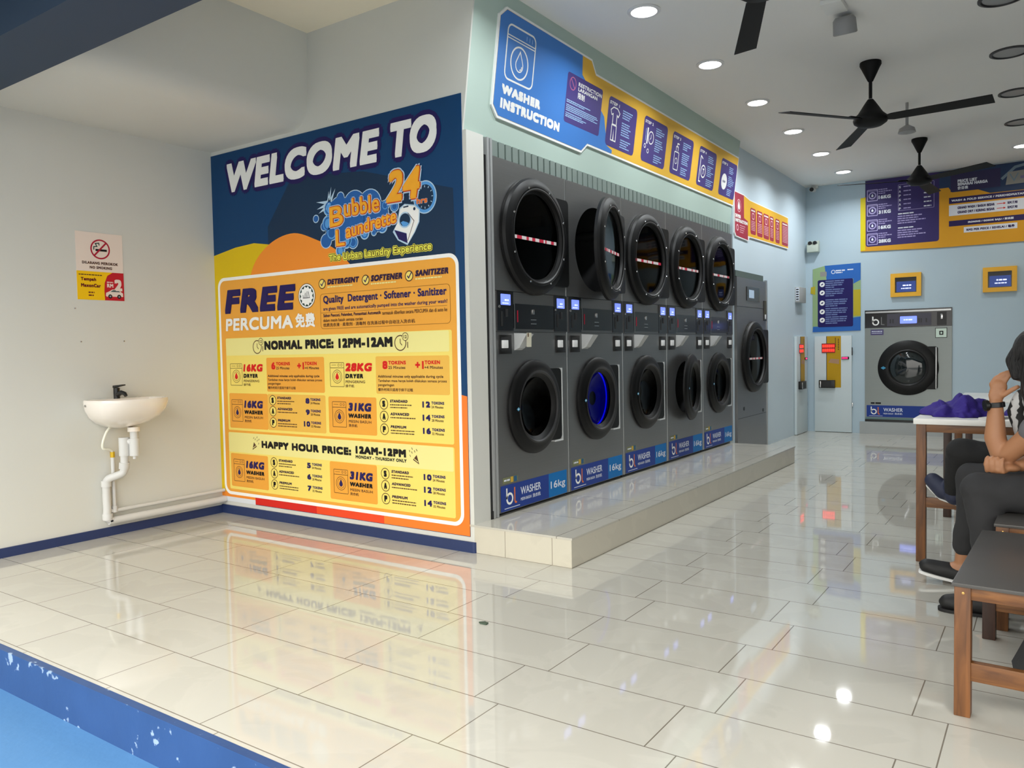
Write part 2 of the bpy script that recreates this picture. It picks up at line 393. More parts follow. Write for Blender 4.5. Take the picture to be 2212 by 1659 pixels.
# ------------------------------------------------------------------ downlights
M_lens = mat('lamp_lens', (255, 255, 252), 0.4, var=0.0, emit=LAMP_E)
M_rim = mat('lamp_rim', (225, 225, 225), 0.35)
M_dark = mat('dark_metal', (52, 52, 54), 0.4, metal=0.3)
M_off = mat('lamp_lens_off', (150, 150, 150), 0.4)
def downlight(x, y, lit, label, tint=None, pw=1.0):
    t = thing('downlight', label, 'ceiling light', (x, y, CZ), group='recessed ceiling downlights')
    if lit:
        MB().lathe([(0.098, 0), (0.1, -0.006), (0.088, -0.012), (0.078, -0.010), (0.076, -0.003)], M_rim, 32).build('rim', t)
        MB().lathe([(0.0001, -0.007), (0.077, -0.006)], M_lens, 32).build('lens', t)
        l = bpy.data.lights.new('downlight_lamp', 'AREA'); l.shape = 'DISK'; l.size = 0.14; l.energy = LAMP_W*pw; l.color = tint or LAMP_C; l.spread = math.radians(150)
        lo = bpy.data.objects.new('downlight_lamp', l); COL.objects.link(lo); lo.parent = t; lo.location = (0, 0, -0.02)
    else:
        MB().lathe([(0.128, 0), (0.128, -0.007), (0.112, -0.011), (0.106, -0.006), (0.104, 0)], M_dark, 36).build('rim', t)
        MB().lathe([(0.0001, -0.002), (0.105, -0.002)], M_off, 32).build('lens', t)
    return t
ords = ['nearest in view', 'second in view', 'third in view', 'fourth in view', 'second from the far end', 'farthest']
for i, y in enumerate((4.454, 5.567, 6.668, 7.77, 8.86, 9.95)):
    downlight(-2.045, y, True, 'lit white downlight, %s of the row along the washer wall' % ords[i])
downlight(-2.045, 3.35, True, 'lit white downlight over the entrance end of the fascia, before all others in its row')
for i, y in enumerate((5.574, 6.645, 7.74, 8.80)):
    downlight(-0.26, y, False, 'unlit dark ringed downlight, %s of the right-hand row' % ['nearest', 'second', 'third', 'farthest'][i])
downlight(-0.27, 9.86, True, 'lit warm downlight in front of the price list board', (1, 0.93, 0.8), 0.5)

# ------------------------------------------------------------------ ceiling fans
M_fan = mat('fan_black', (12, 12, 13), 0.6, var=0.1, spec=0.25)
def fan(x, y, a0, label):
    t = thing('ceiling_fan', label, 'ceiling fan', (x, y, CZ), group='black ceiling fans')
    MB().lathe([(0.0001, 0), (0.072, 0), (0.073, -0.02), (0.06, -0.045), (0.03, -0.11), (0.018, -0.135)], M_fan, 28).build('canopy', t)
    MB().cyl((0, 0, -0.12), (0, 0, -0.275), 0.012, M_fan).build('rod', t)
    MB().lathe([(0.02, -0.265), (0.034, -0.285), (0.05, -0.31), (0.085, -0.365), (0.112, -0.39), (0.118, -0.41), (0.112, -0.43), (0.08, -0.452), (0.0001, -0.462)], M_fan, 36).build('motor', t)
    MB().cyl((0, 0, -0.262), (0, 0, -0.285), 0.016, M_chrome).build('collar', t)
    for k in range(3):
        b = MB(); n = 14; vs = []; tw = math.radians(-12)
        for i in range(n+1):
            s = i/n; r = 0.10+0.67*s; w = 0.048+0.012*s
            if i == 0: w = 0.03
            for (q, h) in ((-w, 0.0025), (w, 0.0025), (w, -0.0025), (-w, -0.0025)):
                vs.append((r, q*math.cos(tw), -0.412+q*math.sin(tw)+h-0.01*s))
        fs = [(i*4+j, i*4+(j+1) % 4, (i+1)*4+(j+1) % 4, (i+1)*4+j) for i in range(n) for j in range(4)]+[(3, 2, 1, 0), (4*n, 4*n+1, 4*n+2, 4*n+3)]
        b.M = Matrix.Rotation(a0+2*PI*k/3, 4, 'Z'); b.add(vs, fs, M_fan)
        bl = b.build('blade', t)
        h = MB(); h.M = b.M; h.box((0.08, -0.018, -0.408), (0.2, 0.018, -0.402), M_dark, 0.002); h.build('bracket', bl)
    return t
fan(-1.1, 6.254, 2.01, "black ceiling fan in the middle, long rod fully in view")
fan(-1.108, 8.87, 1.5, "black ceiling fan farthest back, before the price list board")
fan(-1.1, 3.63, 1.965, "black ceiling fan nearest the entrance, one blade in view at top")
# ------------------------------------------------------------------ printed inks
def ink(n, rgb, rough=0.5): return mat('print_'+n, rgb, rough, var=0.015, scale=3, spec=0.28)
K_navy = ink('navy', (6, 62, 108)); K_deep = ink('deep_navy', (18, 48, 78)); K_ink = ink('indigo', (33, 22, 88)); K_white = ink('white', (248, 248, 245))
K_yel = ink('yellow', (226, 192, 12)); K_org = ink('orange', (246, 146, 46)); K_panel = ink('amber', (240, 168, 62)); K_cream = ink('cream', (240, 230, 150))
K_cell = ink('pale_amber', (238, 186, 80)); K_pale = ink('pale_yellow', (246, 222, 112)); K_cello = ink('mid_orange', (240, 168, 62)); K_blk = ink('black', (18, 14, 16))
K_red = ink('red', (218, 24, 22)); K_redstrip = ink('deep_red', (214, 40, 30)); K_brown = ink('brown', (84, 52, 34)); K_lime = ink('lime', (236, 232, 84)); K_sky = ink('sky_blue', (90, 160, 226))
K_mid = ink('mid_blue', (36, 98, 172)); K_logo = ink('logo_orange', (252, 176, 44)); K_logor = ink('logo_red', (206, 68, 34)); K_palebl = ink('pale_blue', (186, 214, 236)); K_stripor = ink('strip_orange', (250, 128, 46)); K_line = ink('brown_line', (150, 100, 30)); K_shadow = ink('print_lavender', (214, 206, 226))

def icon_machine(b, u0, v0, u1, v1, z, ink_, drop):
    w = 0.0032; h = v1-v0
    b.frame(u0, v0, u1, v1, 0.006, w, z, ink_); b.line([(u0, v1-h*0.22), (u1, v1-h*0.22)], w, z, ink_)
    c = ((u0+u1)/2, v0+h*0.42); R = min(u1-u0, h)*0.34
    b.ring(c, R, R-w, z, ink_); b.ring(c, R*0.72, R*0.72-w*0.8, z, ink_)
    for dx in (0.62, 0.82): b.ring((u0+(u1-u0)*dx, v1-h*0.11), 0.0085, 0.006, z, ink_, 14)
    b.line([(u0+0.014, v1-h*0.11), (u0+(u1-u0)*0.45, v1-h*0.11)], w*0.7, z, ink_)
    b.poly(drop_shape(c, R*0.5), z+0.0002, drop)
def drop_shape(c, r):
    P = [(c[0], c[1]+r*1.25)]
    for i in range(13):
        a = math.radians(35-250*i/12); P.append((c[0]+r*0.72*math.cos(a), c[1]-r*0.2+r*0.72*math.sin(a)))
    return P

# ------------------------------------------------------------------ large welcome poster
def welcome_poster():
    T = thing('wall_poster', 'tall blue and orange WELCOME TO price poster covering the alcove wall', 'poster', (-4.941, YW-0.003, 0.088), FACE_Y)
    Wd, H = 2.258, 2.457
    b = MB(); b.box((0, 0, -0.003), (Wd, H, 0.001), K_navy)
    b.poly([(0.60, 1.45), (0.60, 1.9), (0.86, 2.2), (1.5, 2.14), (2.19, 1.95), (2.2, 1.45)], 0.0014, K_deep)
    # yellow swoosh on the left edge, orange hill behind the logo
    b.poly([(0, 0.03), (0.13, 0.03), (0.13, 1.5), (0.62, 1.5), (0.62, 1.78), (0.45, 1.805), (0.25, 1.793), (0.0, 1.755)], 0.0016, K_yel)
    hill = spline([(0.36, 1.5, 0), (0.46, 1.68, 0), (0.64, 1.795, 0), (0.86, 1.832, 0), (1.07, 1.77, 0), (1.25, 1.69, 0), (1.37, 1.59, 0)], 6)
    b.poly([(p.x, p.y) for p in hill]+[(1.37, 1.5), (0.36, 1.5)], 0.0018, K_org)
    # orange right edge and red foot strip
    b.poly([(2.15, 0.03), (Wd, 0.03), (Wd, 0.79), (2.15, 0.81)], 0.0016, K_stripor)
    b.rect(0.0, 0.032, 0.376, 0.07, 0.0018, K_org); b.rect(0.376, 0.003, 1.0, 0.07, 0.0018, K_redstrip); b.rect(1.0, 0.003, 1.6, 0.07, 0.0018, ink('red_orange', (236, 76, 38)))
    b.rect(1.6, 0.003, Wd, 0.07, 0.0018, K_stripor); b.rect(0, -0.0, 0.376, 0.034, 0.0019, ink('pale_foot', (222, 226, 232)))
    b.build('printed_sheet', T)
    # headline
    b = MB()
    for (s, u0, v0, u1, v1) in (('WELCOME', 0.187, 2.175, 1.646, 2.376), ('TO', 1.735, 2.177, 2.085, 2.384)):
        b.text(s, u0, v0, u1, v1, 0.002, K_ink, 0.016, 0.17, 14, grow=0.03)
        b.text(s, u0, v0, u1, v1, 0.0042, K_white, 0.016, 0.17, 10)
    b.build('headline', T)
    logo(T)
    # price panel
    b = MB(); z = 0.0024
    b.rrect(0.035, 0.052, 2.219, 1.592, 0.07, z, K_white, 8); b.rrect(0.058, 0.074, 2.197, 1.57, 0.052, z+0.0004, K_panel, 8)
    z = 0.0034
    for (u0, v0, u1, v1) in ((0.105, 0.5, 2.16, 1.168), (0.1, 0.088, 2.16, 0.5)): pass
    b.rrect(0.105, 0.515, 2.16, 1.165, 0.012, z, K_pale); b.rrect(0.1, 0.094, 2.16, 0.5, 0.012, z, K_pale)
    z = 0.0038
    b.rrect(0.108, 1.042, 2.14, 1.162, 0.01, z, K_cream); b.rrect(0.102, 0.36, 2.152, 0.498, 0.01, z, K_cream)
    for (u0, v0, u1, v1, k) in ((0.128, 0.793, 0.543, 1.023, K_pale), (0.543, 0.793, 1.112, 1.023, K_cello), (1.152, 0.79, 1.565, 1.023, K_pale), (1.565, 0.795, 2.138, 1.021, K_cell),
                                (0.125, 0.532, 0.543, 0.777, K_cello), (0.543, 0.532, 1.115, 0.777, K_cell), (1.142, 0.538, 1.563, 0.771, K_cello), (1.563, 0.538, 2.15, 0.778, K_pale),
                                (0.12, 0.115, 0.527, 0.35, K_cello), (0.527, 0.115, 1.105, 0.352, K_pale), (1.137, 0.115, 1.552, 0.356, K_cello), (1.552, 0.108, 2.15, 0.36, K_pale)):
        b.rrect(u0, v0, u1, v1, 0.012, z, k)
    b.build('price_panel', T)
    z = 0.0044
    b = MB()
    b.text('FREE', 0.112, 1.337, 0.862, 1.503, z, K_ink, 0.017, 0.16, 8)
    b.text('PERCUMA', 0.115, 1.215, 0.828, 1.303, z, K_white, 0.005, 0.06, 6); b.text('免费', 0.853, 1.217, 1.04, 1.309, z, K_white, 0.004, 0.0, 4)
    # round certification mark
    c = (0.968, 1.418)
    b.disc(c, 0.081, z, K_white, 40); b.ring(c, 0.081, 0.077, z+0.0003, K_brown, 40)
    star = [(c[0]+(0.066 if i % 2 else 0.052)*math.cos(PI*i/12), c[1]+(0.066 if i % 2 else 0.052)*math.sin(PI*i/12)) for i in range(24)]
    b.disc(c, 0.067, z+0.0004, ink('dark_green', (30, 62, 56)), 40); b.poly(star, z+0.0007, K_white)
    for pts in ([(-0.036, -0.012), (0.03, -0.012)], [(-0.02, -0.01), (-0.012, 0.02), (-0.004, -0.01), (0.006, 0.03)], [(0.008, -0.01), (0.018, 0.028), (0.026, -0.01)], [(-0.03, -0.012), (-0.034, 0.008)]):
        b.line([(c[0]+p[0], c[1]+p[1]) for p in pts], 0.004, z+0.001, K_blk)
    b.build('free_lettering', T)
    b = MB()
    for c, s, u0, u1, v0, v1 in (((1.116, 1.486), 'DETERGENT', 1.163, 1.446, 1.477, 1.512), ((1.5, 1.486), 'SOFTENER', 1.543, 1.799, 1.473, 1.511), ((1.852, 1.486), 'SANITIZER', 1.899, 2.147, 1.479, 1.515)):
        b.ring(c, 0.032, 0.026, z, K_brown, 28); b.disc(c, 0.026, z, K_pale); b.line([(c[0]-0.014, c[1]+0.002), (c[0]-0.003, c[1]-0.011), (c[0]+0.019, c[1]+0.02)], 0.007, z+0.0004, K_ink)
        b.text(s, u0, v0, u1, v1, z, ink('plum', (46, 22, 60)), 0.0035, 0.2, 6); b.words(u0, v0-0.018, u0+(u1-u0)*0.8, 0.008, z, K_cream)
    b.frame(1.093, 1.2, 2.155, 1.423, 0.025, 0.0025, z, K_line)
    b.text('Quality  Detergent · Softener · Sanitizer', 1.122, 1.349, 2.13, 1.409, z, K_ink, 0.0022, 0, 4)
    b.text('are given FREE and are automatically pumped into the washer during your wash!', 1.12, 1.31, 2.133, 1.338, z, K_ink, 0.0007, 0, 2)
    b.line([(1.1, 1.302), (2.13, 1.302)], 0.002, z, K_line)
    b.text('Sabun Pencuci, Pelembut, Pensanitasi Automatik', 1.119, 1.272, 1.62, 1.295, z, ink('plum', (46, 22, 60)), 0.001, 0, 2)
    b.text('termasuk diberikan secara PERCUMA dan di auto ke', 1.63, 1.269, 2.132, 1.291, z, K_brown, 0.0004, 0, 2)
    b.text('dalam mesin basuh semasa cucian', 1.117, 1.244, 1.467, 1.264, z, K_brown, 0.0004, 0, 2)
    b.text('优质洗衣液 · 柔软剂 · 消毒剂 在洗涤过程中自动注入洗衣机', 1.116, 1.213, 1.889, 1.236, z, K_brown, 0.0005, 0, 2)
    b.build('detergent_notice', T)
    b = MB()
    b.text('NORMAL PRICE: 12PM-12AM', 0.529, 1.076, 1.708, 1.137, z, K_blk, 0.0062, 0, 8)
    b.build('normal_price_heading', T)
    for c, s in (((0.452, 1.098), '12'), ((1.77, 1.098), '12')):
        b = MB()
        b.ring(c, 0.047, 0.041, z, K_brown); b.line([(c[0], c[1]+0.025), c, (c[0]+0.014, c[1]-0.014)], 0.005, z, K_brown)
        q = (c[0]+0.04, c[1]+0.036); b.disc(q, 0.023, z+0.0003, K_cream); b.ring(q, 0.025, 0.021, z+0.0005, K_brown, 20); b.text(s, q[0]-0.012, q[1]-0.01, q[0]+0.012, q[1]+0.01, z+0.0006, K_brown, 0.001)
        b.line([(c[0]+0.058, c[1]-0.03), (c[0]+0.058, c[1]+0.005)], 0.006, z, K_brown); b.build('clock_icon', T)
    b = MB()
    b.text('HAPPY HOUR PRICE:', 0.466, 0.404, 1.334, 0.454, z, K_blk, 0.0055, 0, 8); b.build('happy_hour_heading', T); b = MB(); b.text('12AM-12PM', 1.374, 0.419, 1.793, 0.467, z, K_blk, 0.0055, 0, 8)
    b.build('hours_lettering', T); b = MB()
    b.text('MONDAY - THURSDAY ONLY', 1.373, 0.389, 1.797, 0.409, z, K_blk, 0.0018, 0, 4); b.build('day_note', T)
    for c, d in (((0.395, 0.41), 1), ((1.865, 0.41), -1)):
        b = MB()
        b.poly([(c[0]-0.03*d, c[1]-0.025), (c[0]+0.018*d, c[1]+0.0), (c[0]-0.012*d, c[1]+0.03)], z, K_brown)
        b.line([(c[0]-0.022*d, c[1]-0.012), (c[0]+0.008*d, c[1]+0.006)], 0.005, z+0.0004, K_cream)
        for dx, dy in ((0.0, 0.05), (0.022, 0.042), (0.036, 0.022), (0.04, 0.05), (0.02, 0.065), (-0.016, 0.058)): b.line([(c[0]+dx*d, c[1]+dy-0.006), (c[0]+dx*d+0.006*d, c[1]+dy+0.006)], 0.004, z, K_brown)
        b.build('party_popper', T)
    # the six machine price cells
    b = MB()
    for (u0, v0, u1, v1, t, x0, x1, k, kg) in ((0.147, 0.832, 0.28, 0.986, 'DRYER', 0.293, 0.504, K_red, '16KG'), (1.165, 0.833, 1.292, 0.987, 'DRYER', 1.302, 1.535, K_red, '28KG'), (0.15, 0.578, 0.273, 0.733, 'WASHER', 0.29, 0.493, K_ink, '16KG'),
                                (1.176, 0.578, 1.302, 0.74, 'WASHER', 1.32, 1.52, K_ink, '31KG'), (0.149, 0.153, 0.271, 0.31, 'WASHER', 0.288, 0.487, K_ink, '16KG'), (1.171, 0.156, 1.3, 0.31, 'WASHER', 1.316, 1.516, K_ink, '31KG')):
        icon_machine(b, u0, v0, u1, v1, z, K_brown, K_red if k is K_red else K_ink)
        b.text(kg, x0, v1-0.057, x1, v1-0.005, z, k, 0.0052, 0.14, 8)
        wd = 0.155 if t == 'DRYER' else x1-x0-0.003
        b.text(t, x0, v1-0.1, x0+wd, v1-0.072, z, K_blk, 0.004, 0.1, 6)
        b.text('PENGERING' if t == 'DRYER' else 'MESIN BASUH', x0+0.002, v1-0.13, x0+(0.17 if t == 'DRYER' else x1-x0-0.004), v1-0.113, z, K_brown, 0.0006, 0, 2)
        b.text('烘干机' if t == 'DRYER' else '洗衣机', x0, v1-0.157, x0+0.075, v1-0.138, z, K_brown, 0.0006, 0, 2)
    b.build('machine_icons', T)
    b = MB()
    def dryer_cell(u, n, e):
        b.text(n, u+0.052, 0.944, u+0.092, 0.993, z, K_red, 0.004, 0, 6); b.text('TOKENS', u+0.1, 0.971, u+0.24, 0.993, z, K_red, 0.002, 0, 4); b.text('25 Minutes', u+0.1, 0.944, u+0.235, 0.962, z, K_brown, 0.0008)
        b.text('+1', u+0.312, 0.944, u+0.378, 0.99, z, K_red, 0.004, 0, 6); b.text('TOKEN', u+0.385, 0.971, u+0.5, 0.993, z, K_red, 0.002, 0, 4); b.text('+4 Minutes', u+0.383, 0.944, u+0.52, 0.962, z, K_brown, 0.0008)
        for i, s in enumerate(('Additional minutes only applicable during cycle', 'Tambahan masa hanya boleh dilakukan semasa proses', 'pengeringan')):
            wd = (0.51, 0.535, 0.13)[i]; b.text(s, u+0.012, 0.888-i*0.026, u+0.012+wd, 0.908-i*0.026, z, K_brown, 0.0011 if i == 0 else 0.0006)
        b.text('额外时间只适用于烘干过程', u+0.012, 0.811, u+0.29, 0.83, z, K_brown, 0.0006)
    dryer_cell(0.543, '6', 0); dryer_cell(1.57, '8', 0)
    def wash_cell(cu, vs, tu, nums, nu):
        for v, L, nm, n, k in zip(vs, 'SAP', ('STANDARD', 'ADVANCED', 'PREMIUM'), nums, range(3)):
            b.ring((cu, v), 0.035, 0.0305, z, K_brown, 28); b.disc((cu, v), 0.0305, z, K_pale); b.text(L, cu-0.0125, v-0.019, cu+0.0125, v+0.019, z+0.0004, K_blk, 0.0042, 0, 6)
            b.text(nm, tu, v+0.009, tu+(0.14, 0.15, 0.125)[k], v+0.026, z, ink('plum', (46, 22, 60)), 0.002, 0.12, 4)
            for j in range(1 if k == 1 else 2): b.words(tu, v-0.008-j*0.016, tu+(0.17, 0.2, 0.19)[k]*(1-0.2*j*(k == 0)), 0.0065, z, K_brown, k+j)
            b.text(n, nu-(0.022 if len(n) > 1 else 0), v-0.015, nu+0.038, v+0.021, z, K_ink, 0.0036, 0, 6)
            b.text('TOKENS', nu+0.047, v+0.004, nu+0.142, v+0.021, z, K_ink, 0.0016, 0, 4); b.text(('24', '28', '32')[k]+' Minutes', nu+0.047, v-0.018, nu+0.135, v-0.003, z, K_brown, 0.0006)
    wash_cell(0.597, (0.735, 0.661, 0.584), 0.645, ('8', '9', '10'), 0.926)
    wash_cell(1.624, (0.735, 0.658, 0.581), 1.676, ('12', '14', '16'), 1.952)
    wash_cell(0.590, (0.312, 0.237, 0.161), 0.64, ('5', '6', '7'), 0.921)
    wash_cell(1.621, (0.311, 0.237, 0.159), 1.673, ('10', '12', '14'), 1.949)
    b.build('price_lettering', T)

def logo(T):
    """bubble logo with a clock and a small washer"""
    b = MB(); z = 0.0021
    bub = [(1.301, 2.012, .028), (1.074, 1.901, .022), (1.147, 1.845, .026), (1.162, 1.753, .046), (1.501, 1.765, .032), (1.401, 1.722, .038), (1.288, 1.682, .036), (1.578, 1.765, .018), (1.649, 1.79, .034), (1.75, 1.9, .03), (1.186, 1.86, .05), (1.676, 1.915, .03), (1.2, 1.955, .05), (1.215, 1.80, .05), (1.34, 1.74, .05), (1.62, 1.81, .04), (1.29, 1.93, .09), (1.55, 1.94, .09), (1.6, 1.86, .1), (1.4, 1.85, .1), (1.3, 1.8, .07), (1.42, 1.95, .09)]
    for i, (u, v, r) in enumerate(bub): b.disc((u, v), r+0.006, z, K_palebl, 24, (r+0.006)*0.93)
    for i, (u, v, r) in enumerate(bub): b.disc((u, v), r, z+0.0003+i*3e-5, K_mid if i < 4 or i > 15 else (K_sky, K_mid)[i % 2], 24, r*0.93)
    for i, (u, v, r) in enumerate(bub[4:16]): b.ring((u, v), r*0.8, r*0.62, z+0.0011, (K_mid, K_sky)[i % 2], 20)
    # splash of drops
    for (u0, v0, u1, v1) in ((1.2, 1.99, 1.222, 2.084), (1.21, 1.99, 1.259, 2.07), (1.19, 1.98, 1.198, 2.06), (1.18, 1.99, 1.081, 2.004), (1.17, 1.975, 1.086, 1.958), (1.17, 1.96, 1.10, 1.93)):
        d = Vector((u1-u0, v1-v0)); nx = Vector((-d.y, d.x)).normalized()*0.012; b.poly([(u0-nx.x, v0-nx.y), (u0+nx.x, v0+nx.y), (u1, v1)], z+0.0008, K_palebl)
    # clock
    c = (1.985, 1.925); b.disc(c, 0.087, z, K_palebl, 40, 0.094); b.disc(c, 0.081, z+0.0003, K_sky, 40, 0.088); b.disc(c, 0.064, z+0.0006, K_deep, 40, 0.071)
    for i in range(12): a = PI*i/6; b.line([(c[0]+0.05*math.cos(a), c[1]+0.055*math.sin(a)), (c[0]+0.06*math.cos(a), c[1]+0.066*math.sin(a))], 0.005, z+0.0009, K_palebl)
    # small washing machine
    b.poly([(1.79, 1.885), (1.83, 1.905), (1.91, 1.89), (1.946, 1.86), (1.94, 1.79), (1.905, 1.735), (1.845, 1.665), (1.77, 1.70), (1.732, 1.752), (1.768, 1.80)], z+0.001, K_palebl)
    b.poly([(1.795, 1.878), (1.832, 1.897), (1.905, 1.884), (1.939, 1.856), (1.933, 1.792), (1.9, 1.738), (1.848, 1.674), (1.84, 1.735), (1.745, 1.765), (1.772, 1.80)], z+0.0014, K_white)
    b.poly([(1.745, 1.762), (1.84, 1.733), (1.846, 1.676), (1.778, 1.705)], z+0.0016, K_ink); b.line([(1.853, 1.85), (1.9, 1.8), (1.848, 1.69)], 0.004, z+0.0018, K_brown)
    b.disc((1.83, 1.812), 0.05, z+0.0017, K_palebl, 28, 0.047); b.disc((1.83, 1.812), 0.041, z+0.002, K_deep, 28, 0.038); b.poly([(1.798, 1.80), (1.815, 1.807), (1.845, 1.798), (1.86, 1.79), (1.845, 1.774), (1.815, 1.775)], z+0.0023, K_sky)
    b.line([(1.82, 1.886), (1.86, 1.888)], 0.008, z+0.002, K_deep); b.disc((1.905, 1.868), 0.009, z+0.002, K_deep)
    z = 0.0044
    def stack(s, u0, v0, u1, v1, k, sh=0.0, sl=0.0, o=0.014, w=0.0045):
        b.text(s, u0, v0, u1, v1, z, K_palebl, w*0.7, sh, 8, sl, grow=o*0.8); b.text(s, u0, v0, u1, v1, z+0.0012, K_logor, w*0.7, sh, 8, sl, grow=o*0.4); b.text(s, u0, v0, u1, v1, z+0.0024, k, w*0.7, sh, 6, sl)
    stack('B', 1.207, 1.833, 1.325, 1.955, K_logo, 0.0, 0.05); stack('ubble', 1.335, 1.885, 1.632, 1.988, K_logo, 0.0, 0.0)
    stack('L', 1.255, 1.71, 1.335, 1.81, K_logo, 0.0, 0.0); stack('aundrette', 1.345, 1.752, 1.764, 1.832, K_logo, 0.0, 0.125)
    stack('24', 1.69, 1.926, 1.955, 2.106, K_logo, 0.2, 0.0, 0.02, 0.016); stack('hrs', 1.925, 1.892, 2.004, 1.925, K_stripor, 0.0, 0.0, 0.004, 0.002)
    b.text('The Urban Laundry Experience', 1.187, 1.612, 2.027, 1.664, z, K_lime, 0.002, 0, 8, grow=0.009); b.text('The Urban Laundry Experience', 1.187, 1.612, 2.027, 1.664, z+0.001, K_brown, 0.002, 0, 8, grow=0.0045); b.text('The Urban Laundry Experience', 1.187, 1.612, 2.027, 1.664, z+0.002, K_lime, 0.002, 0, 4)
    b.build('bubble_logo', T)
welcome_poster()

# ------------------------------------------------------------------ no-smoking notice
def no_smoking():
    T = thing('notice_poster', 'white and yellow no-smoking notice taped above the wash basin', 'poster', (XS+0.002, 2.488, 1.495), FACE_X)
    Wd, H = 0.296, 0.42
    K_pw = ink('notice_white', (238, 222, 210)); K_ny = ink('notice_yellow', (250, 200, 14)); K_ring = ink('crimson', (176, 26, 52))
    b = MB(); b.box((0, 0, -0.001), (Wd, H, 0.001), K_pw); b.rect(0, 0, Wd, 0.177, 0.0014, K_ny)
    b.poly([(0.17, 0.0), (Wd, 0), (Wd, 0.177), (0.225, 0.177), (0.19, 0.155), (0.172, 0.11), (0.168, 0.06)], 0.0018, ink('poster_red', (196, 30, 44)))
    b.build('printed_sheet', T)
    b = MB(); c = (0.152, 0.318)
    b.ring(c, 0.062, 0.053, 0.002, K_ring, 40); b.line([(c[0]-0.038, c[1]-0.04), (c[0]+0.038, c[1]+0.042)], 0.01, 0.0024, K_ring)
    b.rect(c[0]-0.03, c[1]-0.012, c[0]+0.042, c[1]+0.001, 0.002, K_blk); b.line([(c[0]-0.04, c[1]-0.005), (c[0]-0.04, c[1]+0.014), (c[0]-0.02, c[1]+0.016), (c[0]-0.03, c[1]+0.034), (c[0]-0.008, c[1]+0.038), (c[0]-0.006, c[1]+0.024)], 0.006, 0.002, ink('dark_green', (30, 62, 56)))
    b.build('smoking_symbol', T)
    b = MB()
    b.text('DILARANG MEROKOK', 0.036, 0.222, 0.262, 0.239, 0.002, K_brown, 0.0012); b.build('lettering', T); b = MB(); b.text('NO SMOKING', 0.082, 0.194, 0.222, 0.211, 0.002, K_brown, 0.0012)
    b.build('lettering', T); b = MB(); b.words(0.012, 0.152, 0.16, 0.006, 0.002, K_brown)
    b.text('Tempah', 0.024, 0.112, 0.118, 0.138, 0.002, ink('maroon', (110, 26, 30)), 0.002, 0, 6); b.text('MaxonCar', 0.024, 0.078, 0.146, 0.1, 0.002, ink('maroon', (110, 26, 30)), 0.002, 0, 6)
    b.words(0.068, 0.042, 0.105, 0.008, 0.002, ink('maroon', (110, 26, 30))); b.words(0.068, 0.024, 0.105, 0.008, 0.002, ink('maroon', (110, 26, 30)))
    b.build('advert_lettering', T); b = MB()
    b.text('2', 0.234, 0.062, 0.284, 0.135, 0.0022, K_pw, 0.006, 0, 8); b.text('RM', 0.186, 0.082, 0.226, 0.106, 0.0022, K_pw, 0.002); b.words(0.186, 0.112, 0.226, 0.006, 0.0022, K_pw)
    b.build('price_lettering', T)
    b = MB()
    b.poly([(0.176, 0.03), (0.178, 0.048), (0.2, 0.058), (0.218, 0.07), (0.258, 0.072), (0.276, 0.056), (0.288, 0.048), (0.288, 0.026), (0.18, 0.024)], 0.0024, K_pw)
    b.poly([(0.206, 0.055), (0.222, 0.066), (0.256, 0.068), (0.27, 0.055)], 0.0026, ink('car_glass', (70, 90, 90)))
    for u in (0.204, 0.262): b.disc((u, 0.026), 0.013, 0.0027, K_blk, 20); b.disc((u, 0.026), 0.006, 0.0029, ink('wheel', (150, 150, 160)), 14)
    b.build('car_picture', T)
no_smoking()

